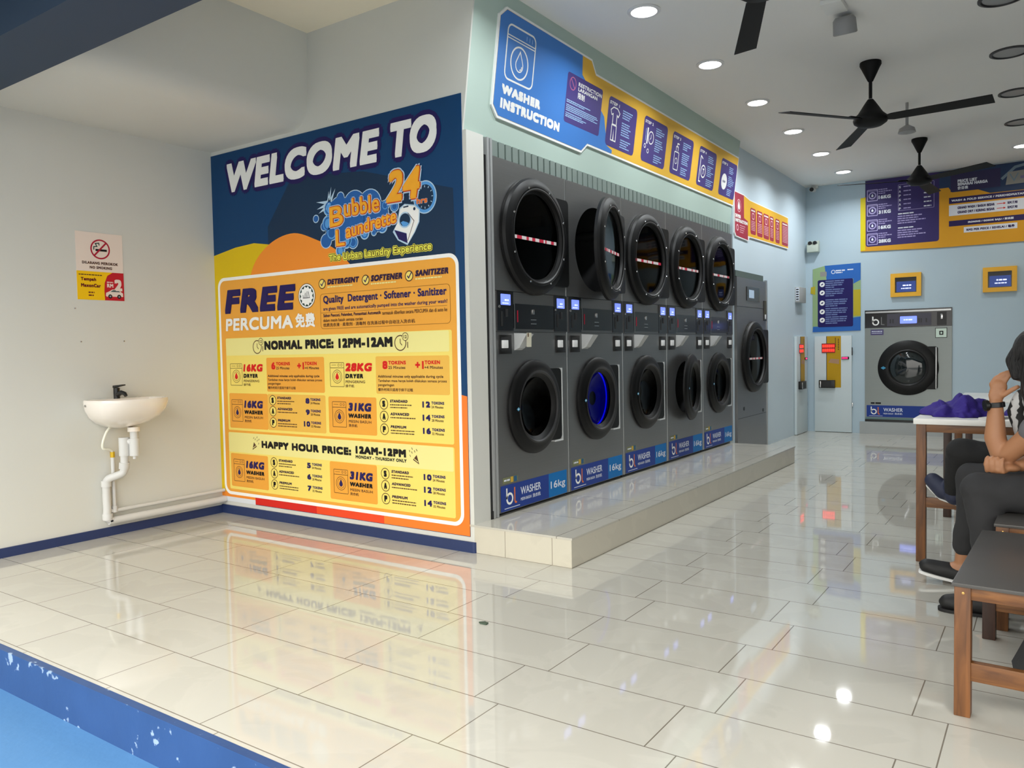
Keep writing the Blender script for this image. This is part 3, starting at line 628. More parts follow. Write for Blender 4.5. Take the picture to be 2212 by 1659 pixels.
# ------------------------------------------------------------------ washer instruction board on the leaning fascia
def washer_board():
    a = math.atan(0.137)
    T = thing('instruction_board', 'long blue and yellow WASHER INSTRUCTION board on the leaning fascia', 'sign board', (-2.680+0.137*(2.345-2.345), 3.688, 2.345), (PI/2+a, 0, PI/2))
    T.location = (-2.680, 3.688, 2.345); cz = 1/math.cos(a)
    def P(y, z): return (y-3.688, (z-2.345)*cz)
    def PP(*l): return [P(*q) for q in l]
    K_bl = ink('board_blue', (66, 128, 206)); K_y = ink('board_yellow', (236, 186, 64)); K_card = ink('card_purple', (74, 62, 130)); K_or = ink('board_orange', (240, 170, 60)); K_pbl = ink('board_pale', (170, 206, 246))
    out = PP((3.757, 3.083), (3.69, 3.024), (3.69, 2.533), (3.753, 2.474), (4.741, 2.465), (4.814, 2.526), (7.806, 2.526), (7.806, 3.0), (4.838, 3.005), (4.763, 3.078))
    b = MB(); b.prism(out, -0.001, 0.012, K_white)
    C = Vector((sum(p[0] for p in out)/10, 0))
    def inset(pts, d):
        n = len(pts); r = []
        for i in range(n):
            p0, p, p1 = (Vector(pts[(i+k) % n]) for k in (-1, 0, 1)); d1 = (p-p0).normalized(); d2 = (p1-p).normalized()
            n1 = Vector((-d1.y, d1.x)); n2 = Vector((-d2.y, d2.x)); m = (n1+n2).normalized(); q = p+m*d/max(0.5, m.dot(n1)); r.append((q.x, q.y))
        return r
    s = 1 if sum(out[i][0]*out[(i+1) % 10][1]-out[(i+1) % 10][0]*out[i][1] for i in range(10)) > 0 else -1
    b.poly(inset(out, 0.013*s), 0.0125, K_y)
    bl = PP((3.762, 3.068), (3.704, 3.018), (3.704, 2.54), (3.76, 2.488), (4.735, 2.479), (4.808, 2.539), (5.165, 2.539), (5.168, 2.563), (5.085, 2.58), (5.005, 2.76), (4.653, 2.95), (4.634, 3.066))
    b.poly(bl, 0.013, K_bl); b.build('board', T)
    # washing machine line drawing
    b = MB(); w = 0.0105; z = 0.0135
    b.frame(*P(3.78, 2.70), *P(4.082, 3.01), 0.045, w, z, K_white)
    for zz in (2.945, 2.93): b.line(PP((3.785, zz), (4.078, zz)), w*0.6, z, K_white)
    c = P(3.925, 2.818); b.ring(c, 0.094, 0.084, z, K_white, 40); b.line(drop_shape(c, 0.052), w*0.7, z, K_white, True); b.line([(c[0]+0.005, c[1]-0.036), (c[0]+0.022, c[1]-0.03), (c[0]+0.026, c[1]-0.012)], w*0.6, z, K_white)
    for dx in (0.2, 0.23, 0.26): b.line([(P(3.78, 0)[0]+dx, P(0, 2.96)[1]), (P(3.78, 0)[0]+dx, P(0, 2.985)[1])], w*0.5, z, K_pbl)
    b.build('machine_drawing', T)
    b = MB(); b.text('WASHER', *P(3.772, 2.616), *P(4.186, 2.67), z, K_white, 0.007, 0, 8); b.build('lettering', T); b = MB(); b.text('INSTRUCTION', *P(3.77, 2.535), *P(4.43, 2.592), z, K_white, 0.007, 0, 8)
    b.build('lettering', T)
    b = MB(); b.rrect(*P(4.472, 2.615), *P(4.95, 2.925), 0.02, z, K_card)
    c = P(4.545, 2.865); b.ring(c, 0.042, 0.036, z+0.0004, ink('muted_red', (190, 110, 150))); b.line([(c[0]-0.025, c[1]+0.025), (c[0]+0.025, c[1]-0.025)], 0.007, z+0.0005, ink('muted_red', (190, 110, 150)))
    b.text('RESTRICTION', *P(4.616, 2.868), *P(4.938, 2.893), z+0.0005, K_white, 0.0016, 0, 6); b.text('LARANGAN', *P(4.618, 2.838), *P(4.88, 2.862), z+0.0005, K_white, 0.0016, 0, 6); b.text('限制', *P(4.62, 2.79), *P(4.71, 2.83), z+0.0005, K_white, 0.001)
    for i, (vv, uu) in enumerate(((2.752, 4.80), (2.741, 4.72), (2.722, 4.9), (2.711, 4.915), (2.70, 4.87), (2.689, 4.915), (2.672, 4.70), (2.66, 4.76), (2.65, 4.72))): b.words(*P(4.486, vv), P(uu, 0)[0], 0.0058, z+0.0005, K_pbl, i, 0.5, 3)
    b.build('restriction_card', T)
    for k, (y0, y1) in enumerate(((5.05, 5.506), (5.637, 6.079), (6.19, 6.638), (6.784, 7.21), (7.35, 7.79))):
        b = MB(); b.rrect(*P(y0, 2.583), *P(y1, 2.918), 0.035, z, K_card)
        b.text('STEP %d' % (k+1), *P(y0+0.018, 2.868), *P(y0+0.165, 2.89), z+0.0005, K_white, 0.0016, 0, 6)
        X = y0+0.11; zi = z+0.0005
        if k == 0:
            b.line(PP((X-0.07, 2.83), (X-0.03, 2.855), (X+0.03, 2.855), (X+0.07, 2.83), (X+0.05, 2.80), (X+0.03, 2.81), (X+0.03, 2.74), (X-0.03, 2.74), (X-0.03, 2.81), (X-0.05, 2.80)), 0.008, zi, K_white, True)
            b.line(PP((X-0.035, 2.735), (X-0.035, 2.63), (X-0.005, 2.63), (X, 2.70), (X+0.005, 2.63), (X+0.04, 2.63), (X+0.035, 2.735)), 0.008, zi, K_white, True)
        elif k == 1:
            b.line(PP((X-0.03, 2.84), (X-0.03, 2.72)), 0.02, zi, K_white); b.ring(P(X+0.035, 2.775), 0.05, 0.042, zi, K_white); b.line(PP((X+0.035, 2.8), (X+0.035, 2.775), (X+0.02, 2.76)), 0.006, zi, K_white)
            for dx, dz in ((-0.06, 2.70), (0.0, 2.67)): b.ring(P(X+dx, dz), 0.018, 0.012, zi, K_white, 18)
            b.line(PP((X-0.06, 2.83), (X-0.06, 2.74)), 0.006, zi, K_pbl)
        elif k == 2:
            b.frame(*P(X-0.05, 2.62), *P(X+0.05, 2.77), 0.014, 0.008, zi, K_white); b.line(PP((X-0.02, 2.775), (X-0.02, 2.81), (X+0.02, 2.81), (X+0.02, 2.775)), 0.008, zi, K_white); b.line(PP((X, 2.815), (X, 2.835), (X+0.04, 2.835)), 0.01, zi, K_white); b.ring(P(X, 2.695), 0.026, 0.02, zi, K_white)
        elif k == 3:
            b.line(PP((X-0.06, 2.84), (X-0.06, 2.62), (X-0.02, 2.62)), 0.012, zi, K_white); b.line(PP((X-0.06, 2.84), (X-0.01, 2.82)), 0.012, zi, K_white); b.ring(P(X+0.025, 2.715), 0.058, 0.046, zi, K_white); b.text('T', *P(X+0.006, 2.69), *P(X+0.044, 2.74), zi, K_white, 0.003)
        else:
            b.disc(P(X+0.01, 2.715), 0.075, zi, K_white, 32); b.text('START', *P(X-0.03, 2.705), *P(X+0.05, 2.725), zi+0.0003, K_card, 0.001)
        rnd = random.Random(k)
        for i in range(14):
            zz = 2.86-i*0.0165-(0.02 if i > 3 else 0)-(0.02 if i > 9 else 0)
            if zz < 2.6: break
            b.words(*P(y0+0.225, zz), P(y0+0.225+rnd.uniform(0.09, 0.17), 0)[0], 0.0075, zi, K_pbl, i+k*20, 0.5, 2)
        b.build('step_card', T)
washer_board()

# ------------------------------------------------------------------ red dryer instruction board
def dryer_board():
    T = thing('instruction_board', 'red and yellow dryer instruction board behind the fascia end', 'sign board', (XW+0.003, 7.83, 2.23), FACE_X)
    K_r = ink('board_red', (170, 44, 66)); K_y = ink('board_gold', (240, 184, 44)); K_pk = ink('pale_pink', (238, 190, 200))
    def P(y, z): return (y-7.83, z-2.23)
    b = MB(); b.prism([P(7.83, 2.69), P(8.14, 2.69), P(8.33, 2.665), P(9.78, 2.665), P(9.78, 2.285), P(8.31, 2.27), P(8.26, 2.225), P(7.87, 2.235), P(7.83, 2.27)], -0.001, 0.01, K_white)
    b.poly([P(8.13, 2.68), P(8.32, 2.655), P(9.77, 2.655), P(9.77, 2.295), P(8.3, 2.28), P(8.1, 2.28)], 0.0105, K_y)
    b.poly([P(7.84, 2.68), P(8.125, 2.68), P(8.125, 2.45), P(8.25, 2.43), P(8.25, 2.235), P(7.88, 2.245), P(7.84, 2.28)], 0.011, K_r); b.build('board', T)
    b = MB(); c = P(7.965, 2.555); b.ring(c, 0.065, 0.057, 0.0115, K_pk, 32, 1.0); b.poly(drop_shape(c, 0.045), 0.0115, K_white)
    b.build('flame_mark', T)
    b = MB(); b.text('DRYER', *P(7.85, 2.43), *P(8.02, 2.465), 0.0115, K_white, 0.004, 0, 6); b.build('lettering', T); b = MB(); b.text('INSTRUCTION', *P(7.85, 2.385), *P(8.235, 2.42), 0.0115, K_white, 0.004, 0, 6)
    b.build('lettering', T); b = MB()
    for i in range(4): b.words(*P(7.99, 2.355-0.022*i), P(8.16-0.02*i, 0)[0], 0.008, 0.0115, K_pk, i)
    b.ring(P(7.915, 2.33), 0.034, 0.02, 0.0115, K_pk); b.build('caution_note', T)
    for k, (y0, y1) in enumerate(((8.333, 8.52), (8.556, 8.757), (8.785, 8.997), (9.02, 9.178), (9.243, 9.413), (9.505, 9.768))):
        b = MB(); b.rrect(*P(y0, 2.312), *P(y1, 2.588), 0.03, 0.011, K_r); m = (y0+y1)/2
        b.words(*P(y0+0.03, 2.555), P(y1-0.03, 0)[0], 0.016, 0.0115, K_white, k, 1, 3)
        if k < 5: b.frame(*P(m-0.04, 2.47), *P(m+0.04, 2.54), 0.02, 0.012, 0.0115, K_pk)
        for i in range(6 if k < 5 else 11): b.words(*P(y0+0.03, (2.445 if k < 5 else 2.53)-0.018*i), P(y1-0.03, 0)[0], 0.008, 0.0115, K_pk, i+k)
        b.build('step_card', T)
dryer_board()
# ------------------------------------------------------------------ laundry machines
M_steel = mat('brushed_dark_steel', (142, 142, 142), 0.36, metal=0.85, var=0.06, scale=4, stretch=(0.6, 40, 1), bump=0.02, bscale=30)
M_steel2 = mat('brushed_light_steel', (140, 146, 144), 0.42, metal=0.85, var=0.05, scale=4, stretch=(0.6, 40, 1), bump=0.02, bscale=30)
M_edge = mat('steel_edge', (196, 198, 198), 0.3, metal=0.9, var=0.03)
M_bez = mat('door_black', (9, 9, 10), 0.45, var=0.08, spec=0.3)
M_rub = mat('gasket_grey', (36, 36, 37), 0.45, var=0.08)
M_drum = mat('drum_steel', (62, 62, 63), 0.5, metal=0.6, var=0.1, scale=20)
M_glass = mat('door_glass', (70, 74, 76), 0.05, var=0.02, trans=1.0, ior=1.13)
M_panel = mat('panel_black', (15, 16, 20), 0.25, var=0.1, coat=0.3)
M_screen = mat('lit_screen', (112, 132, 244), 0.3, emit=1.1, var=0.05, scale=30)
M_scr2 = mat('lit_screen_text', (196, 206, 255), 0.3, emit=1.3, var=0.03)
M_led = mat('blue_drum_light', (8, 12, 255), 0.4, emit=9.0, var=0.0)
M_tagp = mat('paper_tag', (214, 210, 190), 0.7, var=0.04)
M_clear = mat('frosted_plastic', (188, 190, 190), 0.35, var=0.04)
M_lens2 = mat('reject_button', (246, 246, 246), 0.3, metal=0.1, var=0.02)
K_band = ink('band_blue', (34, 62, 142)); K_band2 = ink('band_cyan', (0, 112, 184)); K_bor = ink('band_orange', (226, 120, 60)); K_soft = ink('soft_white', (226, 232, 244))

def plate_hole(b, u0, v0, u1, v1, c, r, w, m, n=64):
    """front plate with a round opening, at depth w"""
    In = []; Out = []
    for i in range(n):
        a = 2*PI*i/n; dx, dy = math.cos(a), math.sin(a); In.append((c[0]+r*dx, c[1]+r*dy))
        t = min([(u1-c[0])/dx if dx > 1e-9 else 1e9, (u0-c[0])/dx if dx < -1e-9 else 1e9, (v1-c[1])/dy if dy > 1e-9 else 1e9, (v0-c[1])/dy if dy < -1e-9 else 1e9])
        Out.append((c[0]+t*dx, c[1]+t*dy))
    b.band(Out, In, w, m)
    for (x, y) in ((u0, v0), (u1, v0), (u1, v1), (u0, v1)):       # fill the four corners
        a = math.atan2(y-c[1], x-c[0]) % (2*PI); i = int(a/(2*PI)*n) % n; j = (i+1) % n
        b.poly([Out[i], (x, y), Out[j]], w, m)
def drum(b, c, r, depth, w=0.0):
    M = Matrix.Translation((c[0], c[1], w))
    b.lathe([(r, 0.0), (r, -0.05)], M_rub, 48, M); b.lathe([(r, -0.05), (r+0.02, -0.06), (r+0.02, -depth), (0.0001, -depth-0.02)], M_drum, 48, M)
    for k in range(3):
        a = 2*PI*k/3+0.5; p = (c[0]+(r)*math.cos(a), c[1]+(r)*math.sin(a)); b.cyl((p[0], p[1], w-0.08), (p[0], p[1], w-depth), 0.035, M_drum, 10)
def tab(plate, c, r):
    """squared side of a round door: right edge straight with eased corners, left edge follows the ring"""
    u0, v0, u1, v1 = plate; q = 0.03; P = []
    for cx, cy, a0 in ((u1-q, v0+q, -PI/2), (u1-q, v1-q, 0)): P += [(cx+q*math.cos(a0+PI/2*i/5), cy+q*math.sin(a0+PI/2*i/5)) for i in range(6)]
    for i in range(13):
        v = v1+(v0-v1)*i/12; d = r*r-(v-c[1])**2; P.append((c[0]+(math.sqrt(d) if d > 0 else 0), v))
    return P
def big_door(T, c, r, rg, name, plate=None, hinge=None, ang=0.0, strip=None, screws=True, hb=0.055):
    """round loading door: black bezel, glass, corner plate; optional swing about a vertical hinge"""
    h = hinge if hinge is not None else c[0]
    D = MB(); base = Matrix.Translation((h, 0, 0.004)) @ Matrix.Rotation(ang, 4, 'Y') @ Matrix.Translation((-h, 0, 0))
    D.M = base; Mc = Matrix.Translation((c[0], c[1], 0))
    if plate: D.prism(tab(plate, c, r-0.03), 0.0, 0.034, M_bez)
    D.lathe([(r, 0.0), (r, 0.02), (r-0.01, 0.036), (r-0.03, hb-0.007), (rg+0.035, hb), (rg+0.025, hb), (rg+0.006, hb-0.012), (rg, hb-0.03), (rg-0.012, hb-0.035)], M_bez, 64, Mc)
    D.lathe([(r, 0.0), (rg-0.01, 0.0)], M_rub, 64, Mc)
    D.lathe([(rg+0.02, hb+0.0004), (rg+0.012, hb+0.0016), (rg+0.006, hb-0.004)], M_rub, 64, Mc)
    if screws:
        for k in range(8):
            a = PI/8+k*PI/4; p = (c[0]+(r-0.055)*math.cos(a), c[1]+(r-0.055)*math.sin(a)); D.lathe([(0.0001, hb+0.004), (0.006, hb+0.003), (0.008, hb-0.002)], M_chrome, 10, Matrix.Translation((p[0], p[1], 0)))
    d = D.build(name, T, 0.4)
    G = MB(); G.M = base; G.lathe([(rg, hb-0.037), (rg*0.6, hb-0.034), (0.0001, hb-0.033)], M_glass, 48, Mc); G.lathe([(0.0001, hb-0.038), (rg*0.6, hb-0.039), (rg, hb-0.042)], M_glass, 48, Mc); G.build('door_glass', d)
    if strip:
        S = MB(); S.M = base; rnd = random.Random(strip); u = c[0]-rg*0.86; q = 0
        while u < c[0]+rg*0.86:
            wd = rnd.uniform(0.015, 0.06); S.box((u, c[1]-0.028, hb-0.033), (min(u+wd, c[0]+rg*0.87), c[1]-0.008, hb-0.030), (ink('strip_white', (226, 214, 214)), ink('strip_red', (196, 44, 70)))[q % 2 if strip < 3 else (0 if q % 3 else 1)]); u += wd; q += 1
        S.build('warning_strip', d)
    return d
def wash_door(T, c, r, rg, plate, ang=0.0, badge=True, edge=True):
    """washer door sunk in the front: black disc with squared handle side, stepped glass bowl"""
    h = plate[2]-0.01
    base = Matrix.Translation((h, 0, 0.003)) @ Matrix.Rotation(ang, 4, 'Y') @ Matrix.Translation((-h, 0, 0)); Mc = Matrix.Translation((c[0], c[1], 0))
    D = MB(); D.M = base
    D.prism(tab(plate, c, r-0.03), 0.0, 0.026, M_bez)
    D.lathe([(r, 0.0), (r, 0.014), (r-0.014, 0.028), (r-0.04, 0.032), (r-0.07, 0.04), (rg+0.022, 0.042), (rg+0.004, 0.03), (rg-0.012, 0.012)], M_bez, 64, Mc)
    D.lathe([(r, 0.0), (rg-0.01, 0.0)], M_rub, 64, Mc); D.lathe([(rg+0.03, 0.042), (rg+0.02, 0.0455), (rg+0.012, 0.038)], M_rub, 64, Mc)
    d = D.build('washer_door', T)
    G = MB(); G.M = base; G.lathe([(rg, 0.022), (rg*0.92, 0.004), (rg*0.7, -0.015), (rg*0.4, -0.022), (0.0001, -0.025)], M_glass, 48, Mc); G.lathe([(0.0001, -0.031), (rg*0.4, -0.028), (rg*0.7, -0.021), (rg*0.92, -0.003), (rg, 0.015)], M_glass, 48, Mc); G.build('door_glass', d)
    if badge:
        B = MB(); B.M = base; u = c[0]-(r+rg)/2*0.98; B.poly([(u-0.018, c[1]), (u, c[1]+0.012), (u+0.018, c[1]), (u, c[1]-0.012)], 0.0445, ink('badge_cyan', (70, 150, 190))); B.disc((u, c[1]), 0.005, 0.0448, K_white, 12); B.build('badge', d)
    if edge:
        E = MB(); M_tr = mat('bright_trim', (226, 228, 228), 0.35, metal=0.25); E.box((plate[2]+0.003, plate[1]-0.003, -0.001), (plate[2]+0.014, plate[3], 0.03), M_tr); E.box((plate[2]-0.09, plate[1]-0.014, -0.001), (plate[2]+0.014, plate[1]-0.003, 0.03), M_tr); E.build('door_trim', T)
    return d
def label_band(T, u0, v0, u1, v1, kg=True, split=0.70, w0=0.0):
    b = MB(); b.M = Matrix.Translation((0, 0, w0)); W = u1-u0; H = v1-v0; us = u0+W*split if kg else u1
    b.box((u0, v0, 0.0), (us, v1, 0.003), K_band)
    if kg: b.box((us, v0, 0.0), (u1, v1, 0.003), K_band2)
    z = 0.0034; S = H/0.15
    b.ring((u0+0.085*S, v0+0.068*S), 0.036*S, 0.0225*S, z, K_white, 32); b.rect(u0+0.049*S, v0+0.068*S, u0+0.0615*S, v0+0.132*S, z, K_white)
    b.line([(u0+0.137*S, v0+0.128*S), (u0+0.137*S, v0+0.05*S), (u0+0.143*S, v0+0.038*S), (u0+0.158*S, v0+0.036*S)], 0.0115*S, z, K_bor)
    b.text('WASHER', u0+0.2*S, v0+0.072*S, u0+0.425*S, v0+0.118*S, z, K_soft, 0.001, 0, 4)
    b.text('MESIN BASUH', u0+0.2*S, v0+0.036*S, u0+0.315*S, v0+0.054*S, z, K_soft, 0.0004); b.text('洗衣机', u0+0.33*S, v0+0.034*S, u0+0.42*S, v0+0.058*S, z, K_soft, 0.0006)
    b.rect(u0+0.03*S, v0+0.012*S, u0+0.19*S, v0+0.016*S, z, K_soft)
    if kg: b.text('16kg', us+W*0.03, v0+H*0.26, u1-W*0.03, v0+H*0.66, z, K_soft, 0.0012, 0, 4)
    b.build('label_band', T)

def stacked_machine(k, label, dryer_open=0.0, washer_open=0.0, blue=False, tagc=False):
    PW = 0.818
    T = thing('stacked_laundry_machine', label, 'washer dryer', (XW, 3.693+PW*k, 0.158), FACE_X, 'row of stacked washer dryers')
    g = 0.0035; W = PW; v = 0.02; H = 2.088; vm = 1.31; D = 0.72
    dc, dr, dg = (0.413, 1.664), 0.357, 0.272; wc, wr, wg = (0.393, 0.622), 0.29, 0.195
    b = MB()
    plate_hole(b, g, v, W-g, 1.08, wc, wg+0.03, 0, M_steel); plate_hole(b, g, vm+0.012, W-g, H, dc, dg+0.02, 0, M_steel)
    b.rect(g, 1.083, W-g, vm+0.009, 0, M_steel)
    b.box((g, v, -D), (g+0.004, H, -0.0005), M_steel); b.box((W-g-0.004, v, -D), (W-g, H, -0.0005), M_steel); b.box((g, H-0.003, -D), (W-g, H, -0.0005), M_steel); b.box((g, v, -D), (W-g, v+0.003, -0.0005), M_steel); b.box((g, v, -D-0.01), (W-g, H, -D), M_steel)
    b.box((g, 1.0795, -0.03), (W-g, 1.0835, -0.004), M_black)
    b.box((W-g-0.007, v, 0.0), (W-g, H, 0.002), M_edge)
    cab = b.build('cabinet', T)
    b = MB(); b.box((0.012, 0.0, -0.62), (W-0.012, v, -0.03), M_black); b.build('toe_gap', T)  # black block put in for the dark gap under the cabinet
    b = MB(); drum(b, wc, wg+0.03, 0.42)
    b.build('wash_drum', T); b = MB(); drum(b, dc, dg+0.02, 0.5); b.build('dry_drum', T)
    if blue:
        b = MB(); b.lathe([(wg+0.018, -0.03), (wg+0.018, -0.05)], M_led, 48, Matrix.Translation((wc[0], wc[1], 0))); b.lathe([(wg+0.005, -0.033), (0.05, -0.035)], mat('drum_glow', (8, 10, 240), 0.4, emit=1.1, var=0.5, scale=14), 32, Matrix.Translation((wc[0], wc[1], 0))); b.build('drum_light', T, label='glowing blue drum light')  # emissive disc close behind the glass imitates the drum lit blue
    big_door(T, dc, dr, dg, 'dryer_door', (0.56, 1.375, 0.79, 1.935), 0.79, dryer_open, strip=k+1)
    wash_door(T, wc, wr, wg, (0.44, 0.395, 0.682, 0.852), washer_open)
    # coin boxes, screens, detergent drawer
    for u0, u1 in ((0.018, 0.182), (0.648, 0.806)):
        b = MB(); b.box((u0, 1.087, 0), (u1, 1.318, 0.006), M_panel); w = u1-u0
        b.box((u0+w*0.2, 1.115, 0.006), (u0+w*0.3, 1.2, 0.009), M_rub); b.box((u0+w*0.48, 1.17, 0.006), (u0+w*0.6, 1.215, 0.012), M_dark); b.lathe([(0.0001, 0.011), (0.008, 0.009), (0.009, 0.005)], M_chrome, 12, Matrix.Translation((u0+w*0.12, 1.228, 0)))
        p = b.build('coin_box', T)
        b = MB(); b.rrect(u0+w*0.2, 1.238, u0+w*0.82, 1.302, 0.004, 0.0066, M_screen); b.words(u0+w*0.45, 1.262, u0+w*0.7, 0.01, 0.0069, M_scr2, k); b.words(u0+w*0.3, 1.246, u0+w*0.7, 0.006, 0.0069, M_scr2, k+3); b.build('screen', p)
        b = MB(); a0 = u0+w*0.1; a1 = u1-w*0.16
        b.box((a0, 0.951, -0.002), (a1, 1.063, 0.008), M_black, 0.003); b.box((a0+0.012, 0.968, 0.008), (a1-0.012, 1.05, 0.0085), M_rub)
        q = b.build('coin_return', T)
        b = MB(); b.box((a0+0.014, 0.985, 0.008), (a0+(a1-a0)*0.55, 1.032, 0.022), M_lens2, 0.003); b.build('return_flap', q)
    b = MB(); b.prism(rr(0.19, 1.1, 0.64, 1.25, 0.01), 0, 0.006, M_panel)
    b.box((0.19, 1.1, 0.006), (0.194, 1.25, 0.008), M_edge)
    b.box((0.22, 1.14, 0.006), (0.228, 1.21, 0.008), ink('crimson', (176, 26, 52))); b.box((0.385, 1.19, 0.006), (0.405, 1.22, 0.012), M_chrome, 0.002)
    for vv in (1.13, 1.155): b.box((0.37, vv, 0.006), (0.43, vv+0.004, 0.008), M_edge)
    b.build('detergent_drawer', T)
    b = MB(); P0 = [(0.19, 0.972), (0.19, 1.074), (0.285, 1.074), (0.27, 0.972)]
    vs = [(u, q, 0.001) for u, q in P0]+[(0.2, 0.985, 0.03), (0.2, 1.066, 0.085), (0.275, 1.066, 0.085), (0.262, 0.985, 0.03)]
    b.add(vs, [(3, 2, 1, 0), (4, 5, 6, 7)[::-1], (0, 4, 7, 3), (1, 2, 6, 5), (0, 1, 5, 4), (2, 3, 7, 6)], M_clear)
    hp = b.build('powder_chute', T)
    if tagc:
        b = MB(); b.add([(0.192, 0.99, 0.088), (0.245, 0.99, 0.088), (0.245, 1.074, 0.09), (0.192, 1.074, 0.09)], [(0, 1, 2, 3)], M_tagp); b.box((0.203, 1.05, 0.09), (0.212, 1.072, 0.0915), K_brown); b.build('paper_tag', hp)
    label_band(T, 0.024, 0.024, 0.776, 0.176)
    b = MB(); b.box((0.045, 0.186, 0), (0.2, 0.222, 0.002), ink('sticker_olive', (120, 124, 92))); b.box((0.125, 0.188, 0.002), (0.15, 0.22, 0.0024), ink('sticker_gold', (212, 170, 60))); b.box((0.16, 0.188, 0.002), (0.19, 0.22, 0.0024), ink('sticker_blue', (40, 92, 130))); b.words(0.055, 0.2, 0.115, 0.01, 0.0023, K_soft, k)
    b.build('sticker', T)
    return T
OPEN = math.radians(13)
stacked_machine(0, 'stacked grey washer and dryer nearest the entrance, beside the welcome poster', tagc=True)
stacked_machine(1, 'stacked grey washer and dryer with open dryer door and blue-lit washer drum', dryer_open=OPEN, blue=True)
stacked_machine(2, 'stacked grey washer and dryer in the middle of the row of five')
stacked_machine(3, 'stacked grey washer and dryer with its washer door ajar', washer_open=math.radians(9))
stacked_machine(4, 'stacked grey washer and dryer farthest from the entrance, beside the tall single dryer')

# light steel filler strip between the wall end and the first machine, vent strip above
T = thing('filler_panel', 'narrow folded steel strip between alcove wall and first machine', 'trim panel', (XW, YW+0.162, 0.16), FACE_X)
M_fil = mat('filler_grey', (168, 170, 170), 0.4, metal=0.2)
b = MB(); b.box((0, 0.045, -0.05), (0.018, 2.08, -0.006), M_black); b.box((0.018, 0.0, -0.05), (0.036, 2.18, 0.004), M_fil); b.box((0.036, 0.0, -0.05), (0.048, 2.18, -0.006), M_steel); b.box((0.048, 0.0, -0.05), (0.066, 2.18, 0.005), M_fil); b.build('folded_strip', T)
b = MB(); b.box((-0.003, -0.002, -0.06), (0.02, 0.045, 0.0), M_black); b.build('foot', T)
T = thing('vent_strip', 'long ribbed grey vent strip above the stacked machines', 'vent', (XW, YW+0.158, 2.252), FACE_X)
b = MB(); L = 4.16; b.box((0, 0, -0.08), (L, 0.093, -0.028), mat('vent_green_grey', (92, 106, 100), 0.5, metal=0.2))
for i in range(58): u = 0.03+i*0.0715; b.box((u, 0.0, -0.028), (u+0.056, 0.093, -0.02), mat('vent_rib', (132, 146, 140), 0.45, metal=0.3))
b.build('ribbed_grille', T)

# tall single dryer at the end of the wall
def tall_dryer():
    T = thing('tall_dryer', 'tall grey single dryer standing past the end of the platform', 'dryer', (XW+0.03, 7.835, 0.0), FACE_X)
    W, H = 0.985, 1.83; c, r, rg = (0.50, 1.012), 0.375, 0.285
    b = MB(); plate_hole(b, 0, 0.02, W, 1.53, c, rg+0.02, 0, M_steel); b.rect(0, 1.534, W, H, 0, M_steel); b.box((0, 0.02, -0.03), (0.004, H, -0.0004), M_steel); b.box((W-0.004, 0.02, -0.03), (W, H, -0.0004), M_steel); b.box((0, H-0.004, -0.03), (W, H, -0.0004), M_steel)
    b.box((0, 0, -0.028), (W, 0.02, -0.01), M_black); b.box((0.02, 0.385, 0), (W-0.02, 0.39, 0.001), M_black); b.lathe([(0.0001, 0.004), (0.02, 0.003), (0.02, 0)], M_black, 16, Matrix.Translation((0.2, 0.48, 0))); b.lathe([(0.0001, 0.004), (0.02, 0.003), (0.02, 0)], M_black, 16, Matrix.Translation((0.85, 0.42, 0)))
    b.build('cabinet', T)
    b = MB(); b.lathe([(rg+0.02, 0), (rg+0.02, -0.025), (0.0001, -0.027)], M_drum, 48, Matrix.Translation((c[0], c[1], 0))); b.build('dry_drum', T)
    big_door(T, c, r, rg, 'dryer_door', (0.72, 0.72, 0.93, 1.3), None, 0, strip=6, screws=False)
    b = MB(); b.box((0.3, 1.6, 0), (0.72, 1.745, 0.008), M_panel); p = b.build('control_panel', T)
    b = MB(); b.rrect(0.36, 1.63, 0.53, 1.715, 0.004, 0.0086, mat('dim_screen', (150, 170, 190), 0.3, emit=0.5)); b.build('screen', p)
    b = MB(); b.box((0.88, 1.4, 0), (0.955, 1.62, 0.01), M_panel); b.box((0.9, 1.42, 0.01), (0.93, 1.47, 0.016), M_lens2, 0.002); b.build('coin_box', T)
    b = MB(); b.box((0, H+0.004, -0.03), (0.92, H+0.065, -0.012), mat('vent_green_grey', (92, 106, 100), 0.5)); b.build('vent_strip', T)
    b = MB(); b.box((W, 0.0, -0.03), (W+0.03, H+0.02, 0.004), M_edge); b.build('side_trim', T)
tall_dryer()

